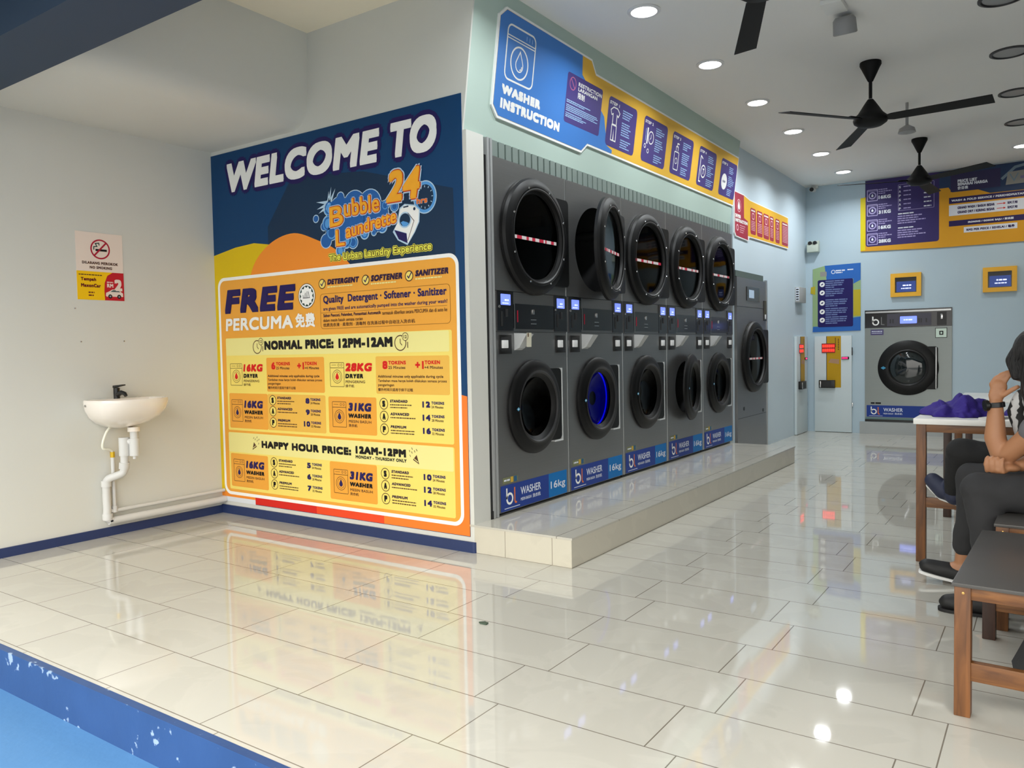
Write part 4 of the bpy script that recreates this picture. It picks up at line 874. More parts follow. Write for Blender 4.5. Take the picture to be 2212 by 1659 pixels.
# front-loading washer in the back wall
def back_washer():
    T = thing('front_load_washer', 'steel front-loading washer set in the back wall below a yellow-framed screen', 'washer', (-1.936, YB-0.004, 0.152), FACE_Y)
    W, H = 0.958, 1.388; c, r, rg = (0.487, 0.672), 0.335, 0.2
    b = MB(); plate_hole(b, 0, 0.03, W, 1.168, c, rg+0.03, 0.006, M_steel2); b.rect(0, 1.17, W, H, 0.006, M_panel)
    b.box((0, 0, -0.002), (W, 0.03, 0.0), M_black); b.box((0, 0.03, -0.002), (0.006, H, 0.0055), M_black); b.box((W-0.006, 0.03, -0.002), (W, H, 0.0055), M_black); b.box((0, H-0.006, -0.002), (W, H, 0.0055), M_black)
    b.box((0.008, 0.03, 0.006), (W-0.35, 0.055, 0.009), mat('kick_green', (96, 124, 124), 0.4)); b.build('cabinet', T)
    b = MB(); b.box((0.01, 1.352, 0.006), (W-0.01, 1.372, 0.014), M_edge); b.build('top_trim', T)
    b = MB(); b.box((0.255, 1.185, 0.006), (0.74, 1.335, 0.01), mat('panel_grey', (70, 68, 80), 0.4)); p = b.build('control_panel', T)
    b = MB(); b.rrect(0.4, 1.212, 0.585, 1.3, 0.008, 0.0106, M_screen); b.words(0.44, 1.25, 0.54, 0.014, 0.011, M_scr2, 3); b.build('screen', p)
    b = MB()
    for uu in (0.285, 0.315, 0.60, 0.625, 0.68): b.box((uu, 1.22, 0.01), (uu+0.014, 1.27, 0.012), M_dark)
    b.build('button', p)
    b = MB(); b.ring((0.125, 1.238), 0.04, 0.025, 0.0065, K_white, 30); b.rect(0.085, 1.24, 0.1, 1.31, 0.0065, K_white); b.line([(0.19, 1.3), (0.19, 1.21), (0.225, 1.205)], 0.009, 0.0065, mat('logo_grey', (120, 120, 120), 0.4)); b.build('maker_mark', T)
    b = MB(); b.box((0.8, 1.18, 0.006), (0.9, 1.34, 0.012), M_black); b.box((0.838, 1.255, 0.012), (0.862, 1.315, 0.018), M_chrome, 0.002); b.build('coin_slot', T)
    b = MB(); b.box((0.782, 1.03, 0.006), (0.908, 1.148, 0.01), K_blk); b.box((0.788, 1.036, 0.01), (0.902, 1.142, 0.011), ink('reader_pale', (214, 232, 220))); b.frame(0.825, 1.064, 0.868, 1.112, 0.004, 0.012, 0.0115, K_blk); b.build('coin_return', T)
    b = MB(); b.box((0.068, 1.08, 0.006), (0.215, 1.148, 0.008), ink('sticker_violet', (84, 78, 120))); b.words(0.08, 1.12, 0.2, 0.01, 0.0084, K_soft, 2); b.words(0.08, 1.1, 0.2, 0.006, 0.0084, K_soft, 4); b.build('sticker', T)
    Dm = MB(); Dm.lathe([(rg+0.03, 0.006), (rg+0.03, -0.003), (0.0001, -0.0035)], M_drum, 48, Matrix.Translation((c[0], c[1], 0))); Dm.build('wash_drum', T)
    # door
    Mc = Matrix.Translation((c[0], c[1], 0.006)); D = MB(); D.prism(tab((0.6, 0.413, 0.812, 0.928), c, r-0.04), 0.006, 0.034, M_bez)
    D.lathe([(r, 0), (r, 0.018), (r-0.02, 0.034), (r-0.09, 0.04), (rg+0.02, 0.042), (rg, 0.03), (rg-0.01, 0.022)], M_bez, 64, Mc); D.lathe([(rg+0.022, 0.042), (rg+0.014, 0.046), (rg+0.008, 0.04)], M_rub, 64, Mc)
    d = D.build('washer_door', T)
    G = MB(); G.lathe([(rg, 0.024), (rg*0.9, 0.034), (rg*0.55, 0.046), (0.0001, 0.05)], mat('bowl_glass_dark', (26, 34, 36), 0.04, var=0.05, coat=0.5), 48, Mc); G.build('door_glass', d)
    E = MB(); E.box((0.79, 0.42, 0.034), (0.803, 0.92, 0.05), M_edge, 0.003); E.build('door_handle', d)
    E = MB(); u = c[0]-(r+rg)/2; E.poly([(u-0.03, c[1]), (u, c[1]+0.02), (u+0.03, c[1]), (u, c[1]-0.02)], 0.05, ink('badge_cyan', (70, 150, 190))); E.build('badge', d)
    label_band(T, 0.022, 0.06, 0.93, 0.205, False, w0=0.006)
    b = MB(); b.words(0.07, 0.222, 0.2, 0.02, 0.007, K_blk, 5); b.build('model_mark', T)
back_washer()
# ------------------------------------------------------------------ token machines
M_tok = mat('powder_coat_pale', (206, 218, 222), 0.45, var=0.02)
M_gold = ink('token_gold', (190, 150, 22)); M_ledr = mat('red_led', (255, 44, 30), 0.4, emit=2.2, var=0.0); M_ledp = mat('pink_led', (240, 40, 110), 0.4, emit=1.2, var=0.0)
def token_machine(loc, rot, label, W=0.45):
    T = thing('token_machine', label, 'token machine', loc, rot, 'token changing machines')
    H = 1.23; k = W/0.45
    b = MB(); b.box((0, 0, -0.002), (W, H, 0.03), M_tok, 0.004); b.build('door_panel', T)
    b = MB(); b.box((0.153*k, 0.57, 0.03), (0.322*k, H-0.002, 0.033), M_gold); b.box((0.146*k, 0.57, 0.03), (0.153*k, H-0.002, 0.034), K_blk)
    for u, v0, v1 in ((0.25, 1.09, 1.21), (0.285, 1.05, 1.2)):
        n = 7
        for i in range(n): b.rect(u*k, v0+(v1-v0)*i/n, (u+0.014)*k, v0+(v1-v0)*(i+0.6)/n, 0.0335, K_brown)
    b.poly([(0.17*k, 0.89), (0.3*k, 0.87), (0.3*k, 0.93), (0.2*k, 0.94)], 0.0335, ink('tan', (176, 140, 110))); b.build('front_print', T)
    b = MB(); b.box((0.09*k, 1.015, 0.033), (0.255*k, 1.135, 0.038), mat('led_window', (150, 40, 36), 0.3))
    for v in (1.03, 1.085):
        for i in range(6): b.rect((0.1+0.025*i)*k, v, (0.12+0.025*i)*k, v+0.034, 0.0386, M_ledr)
    b.build('led_display', T)
    b = MB(); b.box((0.33*k, 0.93, 0.03), (0.42*k, 0.962, 0.04), M_panel); b.rect(0.335*k, 0.936, 0.405*k, 0.956, 0.0405, M_ledp); b.build('note_slot', T)
    b = MB(); b.box((0.06*k, 0.565, 0.03), (0.255*k, 0.665, 0.075), M_black, 0.006); b.box((0.1*k, 0.578, 0.075), (0.215*k, 0.65, 0.077), M_rub); b.box((0.07*k, 0.572, 0.075), (0.088*k, 0.655, 0.078), M_chrome, 0.002); b.build('token_tray', T)
    b = MB(); b.box((W-0.002, 0.33, 0.005), (W+0.012, 0.38, 0.03), M_chrome, 0.002); b.box((W-0.002, 0.98, 0.005), (W+0.008, 1.08, 0.03), M_black, 0.002); b.build('hinge', T)
token_machine((-2.535, YB-0.005, 0.005), FACE_Y, 'white and gold token machine on the back wall under the blue notice')
token_machine((XW+0.005, 10.06, 0.005), FACE_X, 'white and gold token machine on the side wall, seen nearly edge-on', 0.52)

# ------------------------------------------------------------------ price list board on the back wall
def price_list():
    x0, z0 = -1.985, 2.25
    T = thing('price_board', 'wide purple and yellow price list board high on the back wall', 'sign board', (x0, YB-0.002, z0), FACE_Y)
    K_pu = ink('price_purple', (58, 48, 104)); K_te = ink('price_teal', (42, 62, 96)); K_yw = ink('price_yellow', (224, 206, 24)); K_or = ink('price_orange', (222, 160, 40)); K_la = ink('lavender', (176, 166, 214)); K_pw = ink('price_white', (226, 230, 240))
    P = lambda x, z: (x-x0, z-z0)
    b = MB(); b.prism([P(-1.985, 2.28), P(-1.985, 2.93), P(-1.92, 2.95), P(-1.93, 3.145), P(0.75, 3.145), P(0.75, 2.25), P(-1.1, 2.25)], 0, 0.012, K_or)
    z = 0.0125; b.rect(*P(-1.984, 2.29), *P(-1.93, 2.94), z, K_yw); b.poly([P(-1.93, 3.144), P(0.749, 3.144), P(0.749, 2.82), P(-0.6, 2.83), P(-0.72, 2.885), P(-0.985, 2.885), P(-1.02, 2.945), P(-1.93, 2.945)], z, K_te)
    b.rrect(*P(-1.925, 2.33), *P(-1.118, 3.143), 0.03, z+0.0006, K_pu); b.poly([P(-1.0, 3.1), P(-0.5, 3.1), P(-0.5, 2.89), P(-1.0, 2.89)], z+0.0006, ink('price_dark', (52, 48, 84))); b.build('board', T)
    z = 0.0138; b = MB()
    for i, (vv, s) in enumerate(((2.969, '16KG'), (2.787, '31KG'), (2.6, '16KG'), (2.432, '28KG'))):
        c = P(-1.848, vv-0.015); b.frame(c[0]-0.062, c[1]-0.068, c[0]+0.062, c[1]+0.075, 0.01, 0.009, z, K_la); b.ring(c, 0.044, 0.03, z, K_la); b.poly(drop_shape(c, 0.018), z, K_pw); b.line([(c[0]-0.055, c[1]+0.055), (c[0]+0.055, c[1]+0.055)], 0.006, z, K_la)
        b.text(s, *P(-1.778, vv-0.065), *P(-1.64, vv-0.022), z, K_pw, 0.004, 0, 6)
        for j in range(3): b.words(*P(-1.778, vv+0.045-0.024*j), P((-1.68, -1.63, -1.7)[j], 0)[0], 0.011, z, K_la, j+i)
    b.build('machine_icons', T)
    b = MB(); b.frame(*P(-1.56, 2.735), *P(-1.17, 3.05), 0.008, 0.004, z, K_la)
    for i in range(6):
        vv = 3.02-0.052*i
        b.text('SAPSAP'[i], *P(-1.55, vv-0.015), *P(-1.53, vv+0.013), z, K_pw, 0.002); b.words(*P(-1.5, vv-0.005), P(-1.42, 0)[0], 0.012, z, K_la, i, 2, 3); b.words(*P(-1.28, vv-0.005), P(-1.2, 0)[0], 0.014, z, K_pw, i+9, 1, 2)
    b.build('price_table', T); b = MB()
    for v0 in (2.69, 2.52):
        b.words(*P(-1.56, v0), P(-1.39, 0)[0], 0.014, z, K_pw, 1, 2, 4)
        for j in range(4): b.words(*P(-1.565, v0-0.03-0.027*j), P((-1.3, -1.34, -1.26, -1.36)[j], 0)[0], 0.013, z, K_la, j+3, 1, 3)
    b.build('dryer_notes', T)
    b = MB(); b.text('PRICE LIST', *P(-0.928, 2.99), *P(-0.73, 3.025), z, K_pw, 0.003, 0, 6); b.text('SENARAI HARGA', *P(-0.928, 2.952), *P(-0.625, 2.987), z, K_pw, 0.003, 0, 6); b.text('价目表', *P(-0.928, 2.906), *P(-0.82, 2.945), z, K_pw, 0.002); b.build('title', T)
    # grey house-and-machine mark
    b = MB(); b.line([P(-0.49, 2.97), P(-0.36, 3.09), P(-0.2, 3.12)], 0.03, z, ink('steel_mark', (120, 140, 156))); b.prism([P(-0.45, 2.9), P(-0.43, 3.04), P(0.1, 3.07), P(0.1, 2.91)], z, z+0.004, ink('mark_grey', (150, 148, 142))); b.line([P(-0.41, 3.02), P(-0.37, 2.94), P(-0.33, 3.02)], 0.012, z+0.0045, ink('steel_mark', (120, 140, 156)))
    b.rect(*P(-0.31, 2.955), *P(0.09, 2.985), z+0.0045, ink('mark_violet', (126, 118, 156))); b.build('house_mark', T)
    b = MB(); K_n = ink('price_navy', (44, 34, 88))
    for (x, v, x2, v2, k) in ((-1.015, 2.752, 0.7, 2.822, K_n), (-1.015, 2.61, 0.3, 2.735, K_pw), (-1.015, 2.488, 0.7, 2.552, K_n), (-0.862, 2.402, -0.335, 2.466, K_pw)): b.rect(*P(x, v), *P(x2, v2), z, k)
    z += 0.0006
    b.text('WASH & FOLD SERVICE / PERKHIDMATAN BASUH & LIPAT / 洗衣服务', *P(-0.99, 2.772), *P(0.2, 2.803), z, K_pw, 0.002)
    b.text('GRAND WASH / BASUH BESAR', *P(-0.927, 2.682), *P(-0.556, 2.712), z, K_n, 0.002, 0, 4); b.text('GRAND DRY / KERING BESAR', *P(-0.927, 2.63), *P(-0.556, 2.66), z, K_n, 0.002, 0, 4)
    for v in (2.697, 2.645): b.line([P(-0.535, v), P(-0.47, v)], 0.007, z, K_redstrip); b.poly([P(-0.47, v+0.012), P(-0.445, v), P(-0.47, v-0.012)], z, K_redstrip)
    b.text('RM17.90', *P(-0.43, 2.682), *P(-0.335, 2.712), z, K_n, 0.002, 0, 4); b.text('RM27.90', *P(-0.43, 2.63), *P(-0.335, 2.66), z, K_n, 0.002, 0, 4)
    b.text('IRONING / GOSOK BAJU / 熨衣服', *P(-0.82, 2.505), *P(-0.37, 2.535), z, K_pw, 0.002); b.text('RM2 PER PIECE / SEHELAI / 每件', *P(-0.835, 2.417), *P(-0.36, 2.45), z, K_n, 0.002)
    b.build('service_lettering', T)
price_list()

# ------------------------------------------------------------------ blue user notice
def user_notice():
    x0, z0 = -2.59, 1.285
    T = thing('notice_board', 'blue and green notice with five white icons above the token machine', 'sign board', (x0, YB-0.002, z0), FACE_Y); P = lambda x, z: (x-x0, z-z0)
    K_nb = ink('notice_blue', (44, 104, 186)); K_nd = ink('notice_indigo', (30, 22, 92)); K_gr = ink('notice_green', (150, 178, 130)); K_ye = ink('notice_lime', (190, 172, 44)); K_gl = ink('notice_line', (112, 128, 176))
    b = MB(); b.prism([P(-2.565, 1.29), P(-1.985, 1.296), P(-1.985, 2.14), P(-2.41, 2.135), P(-2.56, 2.1)], 0, 0.006, K_gr)
    b.poly([P(-2.565, 1.289), P(-1.985, 1.296), P(-1.985, 1.47), P(-2.08, 1.46), P(-2.08, 1.36), P(-2.56, 1.36)], 0.0065, K_nb); b.poly([P(-2.415, 2.135), P(-1.985, 2.142), P(-1.985, 1.93), P(-2.07, 1.885), P(-2.07, 1.95), P(-2.39, 1.95)], 0.0065, K_nb)
    b.rect(*P(-2.07, 1.48), *P(-1.985, 1.81), 0.0065, K_ye); b.poly([P(-2.59, 1.79), P(-2.53, 1.77), P(-2.53, 1.88), P(-2.585, 1.87)], 0.0065, K_ye); b.rrect(*P(-2.5, 1.35), *P(-2.073, 1.955), 0.02, 0.007, K_nd); b.build('board', T)
    b = MB()
    for i, v in enumerate((1.898, 1.791, 1.66, 1.548, 1.44)):
        c = P(-2.445, v); b.disc(c, 0.032, 0.0076, K_white, 24); b.line([(c[0]-0.013, c[1]-0.008), (c[0]+0.013, c[1]+0.01)], 0.009, 0.008, K_nd); b.disc(c, 0.009, 0.0082, K_nd, 10)
        for j in range(4): b.words(*P(-2.405, v+0.03-0.026*j), P((-2.18, -2.19, -2.2, -2.3)[j] + 0.04*(i > 1), 0)[0], 0.014, 0.0076, K_gl, i*5+j, 2, 5)
    b.build('icon_list', T)
    b = MB(); b.ring(P(-2.31, 2.05), 0.026, 0.018, 0.007, K_soft, 20); b.words(*P(-2.28, 2.055), P(-2.17, 0)[0], 0.016, 0.007, K_soft, 1, 2, 4); b.words(*P(-2.28, 2.03), P(-2.2, 0)[0], 0.014, 0.007, K_soft, 2, 2, 4); b.words(*P(-2.14, 2.06), P(-2.06, 0)[0], 0.014, 0.007, K_soft, 2, 2, 4); b.rect(*P(-2.47, 2.0), *P(-2.39, 2.06), 0.007, ink('mark_grey', (150, 148, 142))); b.build('title', T)
user_notice()

# ------------------------------------------------------------------ small screens, switch box, emergency light, camera
def wall_screen(u0, u1, v0, v1, label):
    T = thing('wall_screen', label, 'screen', (u0, YB-0.002, v0), FACE_Y, 'yellow framed wall screens'); W, H = u1-u0, v1-v0; M_yf = mat('yellow_frame', (240, 180, 46), 0.4)
    b = MB(); q = 0.05
    for a, c in (((0, 0), (W, q)), ((0, H-q), (W, H)), ((0, q), (q, H-q)), ((W-q, q), (W, H-q))): b.box((a[0], a[1], 0), (c[0], c[1], 0.03), M_yf)
    b.build('frame', T)
    b = MB(); b.box((q, q, 0), (W-q, H-q, 0.012), M_panel); M_ds = mat('dark_screen', (40, 62, 128), 0.3, emit=0.6, var=0.2, scale=12); b.rect(q+0.015, q+0.008, W-q-0.01, H-q-0.05, 0.0125, M_ds); b.words(W*0.4, H*0.45, W*0.7, 0.016, 0.013, M_scr2, 2); b.words(W*0.35, H*0.33, W*0.7, 0.012, 0.013, M_scr2, 4); b.build('display', T)
wall_screen(-1.641, -1.305, 1.692, 1.976, 'small yellow-framed screen directly above the front-loading washer')
wall_screen(-0.667, -0.333, 1.694, 1.978, 'small yellow-framed screen right of the first, below the price list end')
T = thing('switch_box', 'grey electrical switch box on the side wall beside the blue notice', 'switch box', (XW, 10.12, 1.66), FACE_X)
b = MB(); b.box((0, 0, 0), (0.30, 0.19, 0.06), mat('box_grey', (178, 180, 178), 0.5), 0.006); b.build('case', T)
b = MB(); b.M = Matrix.Translation((-0.0008, 0, 0)); b.add([(0, 0.02, 0.01), (0, 0.18, 0.01), (0, 0.18, 0.05), (0, 0.02, 0.05)], [(0, 1, 2, 3)], K_soft)
for i in range(5): b.add([(-0.0005, 0.03+0.03*i, 0.015), (-0.0005, 0.045+0.03*i, 0.015), (-0.0005, 0.045+0.03*i, 0.045), (-0.0005, 0.03+0.03*i, 0.045)], [(0, 1, 2, 3)], K_blk)
b.build('warning_label', T)
T = thing('emergency_light', 'pale box emergency light with two black lamps near the back corner', 'emergency light', (-2.615, YB, 2.315), FACE_Y)
b = MB(); b.box((0, 0, 0), (0.142, 0.1, 0.1), mat('emergency_case', (196, 206, 194), 0.5), 0.01); b.box((0.0, 0.095, 0.0), (0.142, 0.145, 0.05), mat('emergency_case', (196, 206, 194), 0.5), 0.008); b.build('case', T)
for u in (0.04, 0.1): b = MB(); b.lathe([(0.0001, 0.11), (0.022, 0.108), (0.026, 0.09), (0.02, 0.05)], M_black, 20, Matrix.Translation((u, 0.115, 0))); b.build('lamp_head', T)
T = thing('security_camera', 'small white security camera high in the back corner', 'camera', (-2.53, YB-0.02, CZ))
b = MB(); b.box((-0.04, -0.03, -0.03), (0.04, 0.02, 0), M_white, 0.004); b.build('bracket', T)
b = MB(); b.cyl((-0.01, 0.0, -0.045), (-0.005, -0.14, -0.062), 0.03, M_white); b.build('housing', T)
b = MB(); b.cyl((-0.005, -0.141, -0.062), (-0.005, -0.146, -0.0625), 0.026, M_black); b.build('lens', T)
T = thing('ceiling_spotlight', 'grey ceiling spotlight beside the nearest fan', 'spotlight', (-1.09, 5.12, CZ))
b = MB(); b.box((-0.06, -0.16, -0.03), (0.06, 0.02, 0), M_white, 0.005); b.build('mount', T)
b = MB(); b.lathe([(0.05, 0), (0.066, -0.02), (0.07, -0.10), (0.062, -0.105), (0.058, -0.03), (0.0001, -0.03)], mat('spot_grey', (150, 150, 150), 0.5), 28, Matrix.Translation((0.02, 0.11, -0.02)) @ Matrix.Rotation(0.35, 4, 'X')); b.build('shade', T)
T = thing('sensor_dome', 'small grey sensor hanging from the ceiling behind the middle fan', 'sensor', (-1.03, 7.48, CZ))
b = MB(); b.cyl((0, 0, 0), (0, 0, -0.2), 0.012, M_off); b.build('stem', T); b = MB(); b.lathe([(0.02, -0.19), (0.06, -0.215), (0.07, -0.25), (0.0001, -0.265)], M_off, 24); b.build('dome', T)
# ------------------------------------------------------------------ wash basin on the alcove's left wall
M_cer = mat('ceramic_white', (246, 238, 228), 0.12, var=0.01, coat=0.4)
M_pvc = mat('pvc_grey', (214, 214, 212), 0.35, var=0.03)
def wash_basin():
    T = thing('wash_basin', 'white wall-hung wash basin with black tap in the alcove', 'wash basin', (XS, 2.68, 0.0), FACE_X)
    # bowl: half-round plan, shaped by stacked sections (local x along the wall, y up, z out from the wall)
    b = MB(); HW, DP = 0.232, 0.36; n = 40
    def sec(y, sw, sd, zi=0.0):
        P = []
        for i in range(n):
            a = 2*PI*i/n; ca, sa = math.cos(a), math.sin(a)
            x = HW*sw*math.copysign(abs(ca)**0.8, ca); z = DP/2+DP/2*math.copysign(abs(sa)**(0.75 if sa > 0 else 0.45), sa)
            P.append((x, y, max(0.002, z*sd+zi)))
        return P
    S = [sec(0.69, 0.22, 0.30, 0.03), sec(0.705, 0.42, 0.50, 0.01), sec(0.73, 0.66, 0.70), sec(0.765, 0.85, 0.86), sec(0.81, 0.96, 0.96), sec(0.85, 1.0, 1.0), sec(0.868, 1.0, 1.0), sec(0.875, 0.985, 0.985, 0.003)]
    inn = [[(p[0]*k, y, 0.105+(p[2]-0.105)*k) for p in sec(0.87, 0.88, 0.93)] for k, y in ((1.0, 0.873), (0.93, 0.85), (0.8, 0.79), (0.55, 0.75), (0.1, 0.74))]
    inn = [[(x, y, max(z, 0.09+0.0)) for x, y, z in s] for s in inn]
    A = S+inn; vs = [v for s in A for v in s]; fs = [(k*n+i, k*n+(i+1) % n, (k+1)*n+(i+1) % n, (k+1)*n+i) for k in range(len(A)-1) for i in range(n)]
    fs += [tuple(range(n-1, -1, -1)), tuple((len(A)-1)*n+i for i in range(n))]; fs = [f[::-1] for f in fs]
    b.add(vs, fs, M_cer, True); b.build('bowl', T, 1.0)
    b = MB(); b.lathe([(0.036, 0), (0.037, 0.028), (0.028, 0.03)], M_cer, 24, Matrix.Translation((0.045, 0.692, 0.155)) @ Matrix.Rotation(PI/2, 4, 'X'), True, True, True); b.build('drain_boss', T)
    # tap
    t = MB(); t.cyl((0, 0.868, 0.055), (0, 0.94, 0.055), 0.019, M_black, 20); t.tube([(0, 0.895, 0.06), (0, 0.912, 0.11), (0, 0.905, 0.15), (0, 0.892, 0.16)], [0.015, 0.014, 0.012, 0.011], M_black); tap = t.build('tap', T)
    t = MB(); t.add([(-0.014, 0.94, 0.035), (0.014, 0.94, 0.035), (0.012, 0.956, 0.14), (-0.012, 0.956, 0.14), (-0.014, 0.955, 0.035), (0.014, 0.955, 0.035), (0.012, 0.963, 0.14), (-0.012, 0.963, 0.14)], [(3, 2, 1, 0), (4, 5, 6, 7), (0, 1, 5, 4), (1, 2, 6, 5), (2, 3, 7, 6), (3, 0, 4, 7)], M_black); t.build('tap_lever', tap)
    # trap and waste
    b = MB(); b.cyl((0.045, 0.665, 0.155), (0.045, 0.60, 0.155), 0.024, M_pvc); b.cyl((0.045, 0.62, 0.155), (0.045, 0.51, 0.155), 0.031, M_pvc); b.cyl((0.045, 0.512, 0.155), (0.045, 0.49, 0.155), 0.012, M_pvc)
    b.cyl((0.0, 0.628, 0.115), (0.0, 0.512, 0.115), 0.031, M_pvc); b.cyl((0.0, 0.60, 0.115), (0.045, 0.60, 0.155), 0.02, M_pvc); b.build('bottle_trap', T)
    b = MB(); b.tube(spline([(0.0, 0.52, 0.115), (0.0, 0.45, 0.11), (-0.005, 0.405, 0.10), (-0.04, 0.385, 0.075), (-0.07, 0.37, 0.05), (-0.08, 0.33, 0.035), (-0.08, 0.16, 0.035)], 6), 0.024, M_pvc, 14); b.cyl((0.0, 0.47, 0.113), (0.0, 0.43, 0.106), 0.031, M_pvc); b.cyl((-0.08, 0.36, 0.035), (-0.08, 0.32, 0.035), 0.03, M_pvc)
    b.tube(spline([(-0.08, 0.18, 0.035), (-0.08, 0.125, 0.035), (-0.055, 0.104, 0.035), (0.0, 0.1, 0.035), (0.775, 0.1, 0.035)], 6), 0.024, M_pvc, 14); b.cyl((-0.08, 0.15, 0.035), (-0.08, 0.11, 0.035), 0.03, M_pvc); b.build('waste_pipe', T)
    b = MB(); b.tube(spline([(-0.03, 0.50, 0.03), (-0.03, 0.2, 0.03), (-0.028, 0.168, 0.03), (0.0, 0.160, 0.03), (0.775, 0.165, 0.03)], 6), 0.012, M_pvc, 12); b.cyl((-0.03, 0.19, 0.03), (-0.03, 0.15, 0.03), 0.017, M_pvc); b.build('supply_pipe', T)
    b = MB(); b.tube(spline([(-0.05, 0.70, 0.06), (-0.085, 0.66, 0.065), (-0.105, 0.60, 0.06), (-0.1, 0.565, 0.055), (-0.06, 0.555, 0.045), (-0.035, 0.54, 0.035), (-0.03, 0.50, 0.03)], 6), 0.0075, mat('hose_white', (240, 240, 226), 0.4), 10); b.build('supply_hose', T)
    b = MB(); b.cyl((-0.03, 0.50, 0.03), (-0.03, 0.535, 0.03), 0.014, mat('brass_yellow', (214, 176, 40), 0.35, metal=0.4)); b.build('valve', T, label='yellow brass valve')
    b = MB(); b.cyl((-0.215, 0.842, 0.11), (-0.233, 0.842, 0.115), 0.007, mat('overflow_grey', (150, 146, 138), 0.4), 14); b.build('overflow_hole', T)
wash_basin()
for i, (y, z, lb) in enumerate(((2.471, 1.439, 'small bright screw left in the wall just below the no-smoking notice'), (2.499, 1.234, 'small bright screw left in the wall above the basin, left one of a level pair'), (2.772, 1.237, 'small bright screw left in the wall above the basin, right one of a level pair'))):
    tag(MB().lathe([(0.0001, 0.006), (0.004, 0.005), (0.0055, 0.0)], M_chrome, 12, Matrix.Translation((XS, y, z)) @ Matrix.Rotation(PI/2, 4, 'Y')).build('wall_screw'), lb, 'screw', 'screws left in the alcove wall')
b = MB(); rnd = random.Random(3)
P = [(0.02*math.cos(a)*rnd.uniform(0.7, 1.3), 0.016*math.sin(a)*rnd.uniform(0.6, 1.2)) for a in [2*PI*i/9 for i in range(9)]]
b.prism(P, 0.0005, 0.006, mat('leaf_scrap', (66, 84, 70), 0.6)); o = b.build('floor_scrap'); tag(o, 'small dark green scrap lying on the open floor in front of the poster', 'scrap'); 
o.location = (-1.93, 2.57, 0)
# ------------------------------------------------------------------ benches and tables
M_wood = wood_material('stained_wood_upright', (84, 52, 28), (128, 82, 44), (9, 9, 1))
M_woodh = wood_material('stained_wood_rail', (88, 54, 30), (134, 88, 46), (1, 9, 9))
M_wood_shade = wood_material('shaded_wood_upright', (40, 24, 18), (66, 40, 28), (9, 9, 1))  # same leg wood, darker: shade put into the colour of rear legs
M_seat = mat('bench_laminate', (74, 72, 70), 0.35, var=0.06, scale=10)
M_top = mat('table_laminate', (238, 238, 234), 0.25, var=0.015)
M_screw = mat('brass_screw', (200, 160, 96), 0.3, metal=0.8)
def bench(loc, rz, L, D, H, label, grp):
    """bench: x to the right, y into the room; legs, apron rails, lower stretchers, dark seat slab"""
    T = thing('wooden_bench', label, 'bench', loc, (0, 0, rz), grp); s = 0.044
    for i, (x, y) in enumerate(((0, 0), (L-s, 0), (0, D-s), (L-s, D-s))):
        b = MB(); b.box((x, y, 0), (x+s, y+s, H-0.012), M_wood if y == 0 else M_wood_shade, 0.003)  # rear legs take the shaded copy
        if y == 0: b.lathe([(0.0001, 0.003), (0.004, 0.002), (0.0045, 0)], M_screw, 10, Matrix.Translation((x+0.024, y, H-0.03)) @ Matrix.Rotation(PI/2, 4, 'X'))
        b.build('leg', T)
    for y in (0.006, D-s+0.006):
        b = MB(); b.box((s-0.004, y, H-0.05), (L-s+0.004, y+0.026, H-0.012), M_woodh, 0.002); b.build('apron', T)
        b = MB(); b.box((s-0.004, y, 0.112), (L-s+0.004, y+0.028, 0.168), M_woodh, 0.003); b.build('stretcher', T)
    for x in (0.006, L-s+0.006):
        b = MB(); b.box((x, s-0.004, H-0.05), (x+0.026, D-s+0.004, H-0.012), M_woodh, 0.002); b.build('apron', T)
    b = MB(); b.box((-0.006, -0.006, H-0.012), (L+0.006, D+0.006, H), M_seat, 0.003); b.build('seat', T)
    return T
bench((-0.237, 2.672, 0), math.radians(-2), 1.05, 0.80, 0.408, 'wooden bench with dark seat nearest the camera, cut by the right edge', 'wooden benches')
bench((-0.175, 3.56, 0), math.radians(-1), 1.05, 0.89, 0.42, 'wooden bench with dark seat under the seated people', 'wooden benches')
def table(loc, L, D, label):
    T = thing('folding_table', label, 'table', loc, (0, 0, 0), 'white-topped wooden tables'); s = 0.045; H = 0.742
    for x, y in ((0, 0), (D-s, 0), (0, L-s), (D-s, L-s)): b = MB(); b.box((x, y, 0), (x+s, y+s, H-0.03), M_wood if y == 0 else M_wood_shade, 0.003); b.build('leg', T)
    for y in (0.005, L-s+0.005):
        b = MB(); b.box((s-0.004, y, H-0.07), (D-s+0.004, y+0.028, H-0.03), M_woodh, 0.002); b.build('apron', T)
        b = MB(); b.box((s-0.004, y, 0.285), (D-s+0.004, y+0.03, 0.335), M_woodh, 0.003); b.build('stretcher', T)
    for x in (0.005, D-s+0.005): b = MB(); b.box((x, s-0.004, H-0.07), (x+0.028, L-s+0.004, H-0.03), M_woodh, 0.002); b.build('apron', T)
    b = MB(); b.box((-0.012, -0.012, H-0.03), (D+0.012, L+0.012, H), M_top, 0.004); b.build('tabletop', T)
table((-0.572, 4.485, 0), 1.28, 0.55, 'white-topped wooden table carrying purple cloths, nearest the seated people')
table((-0.535, 6.0, 0), 0.86, 0.70, 'white-topped wooden table farther back behind the purple cloths')
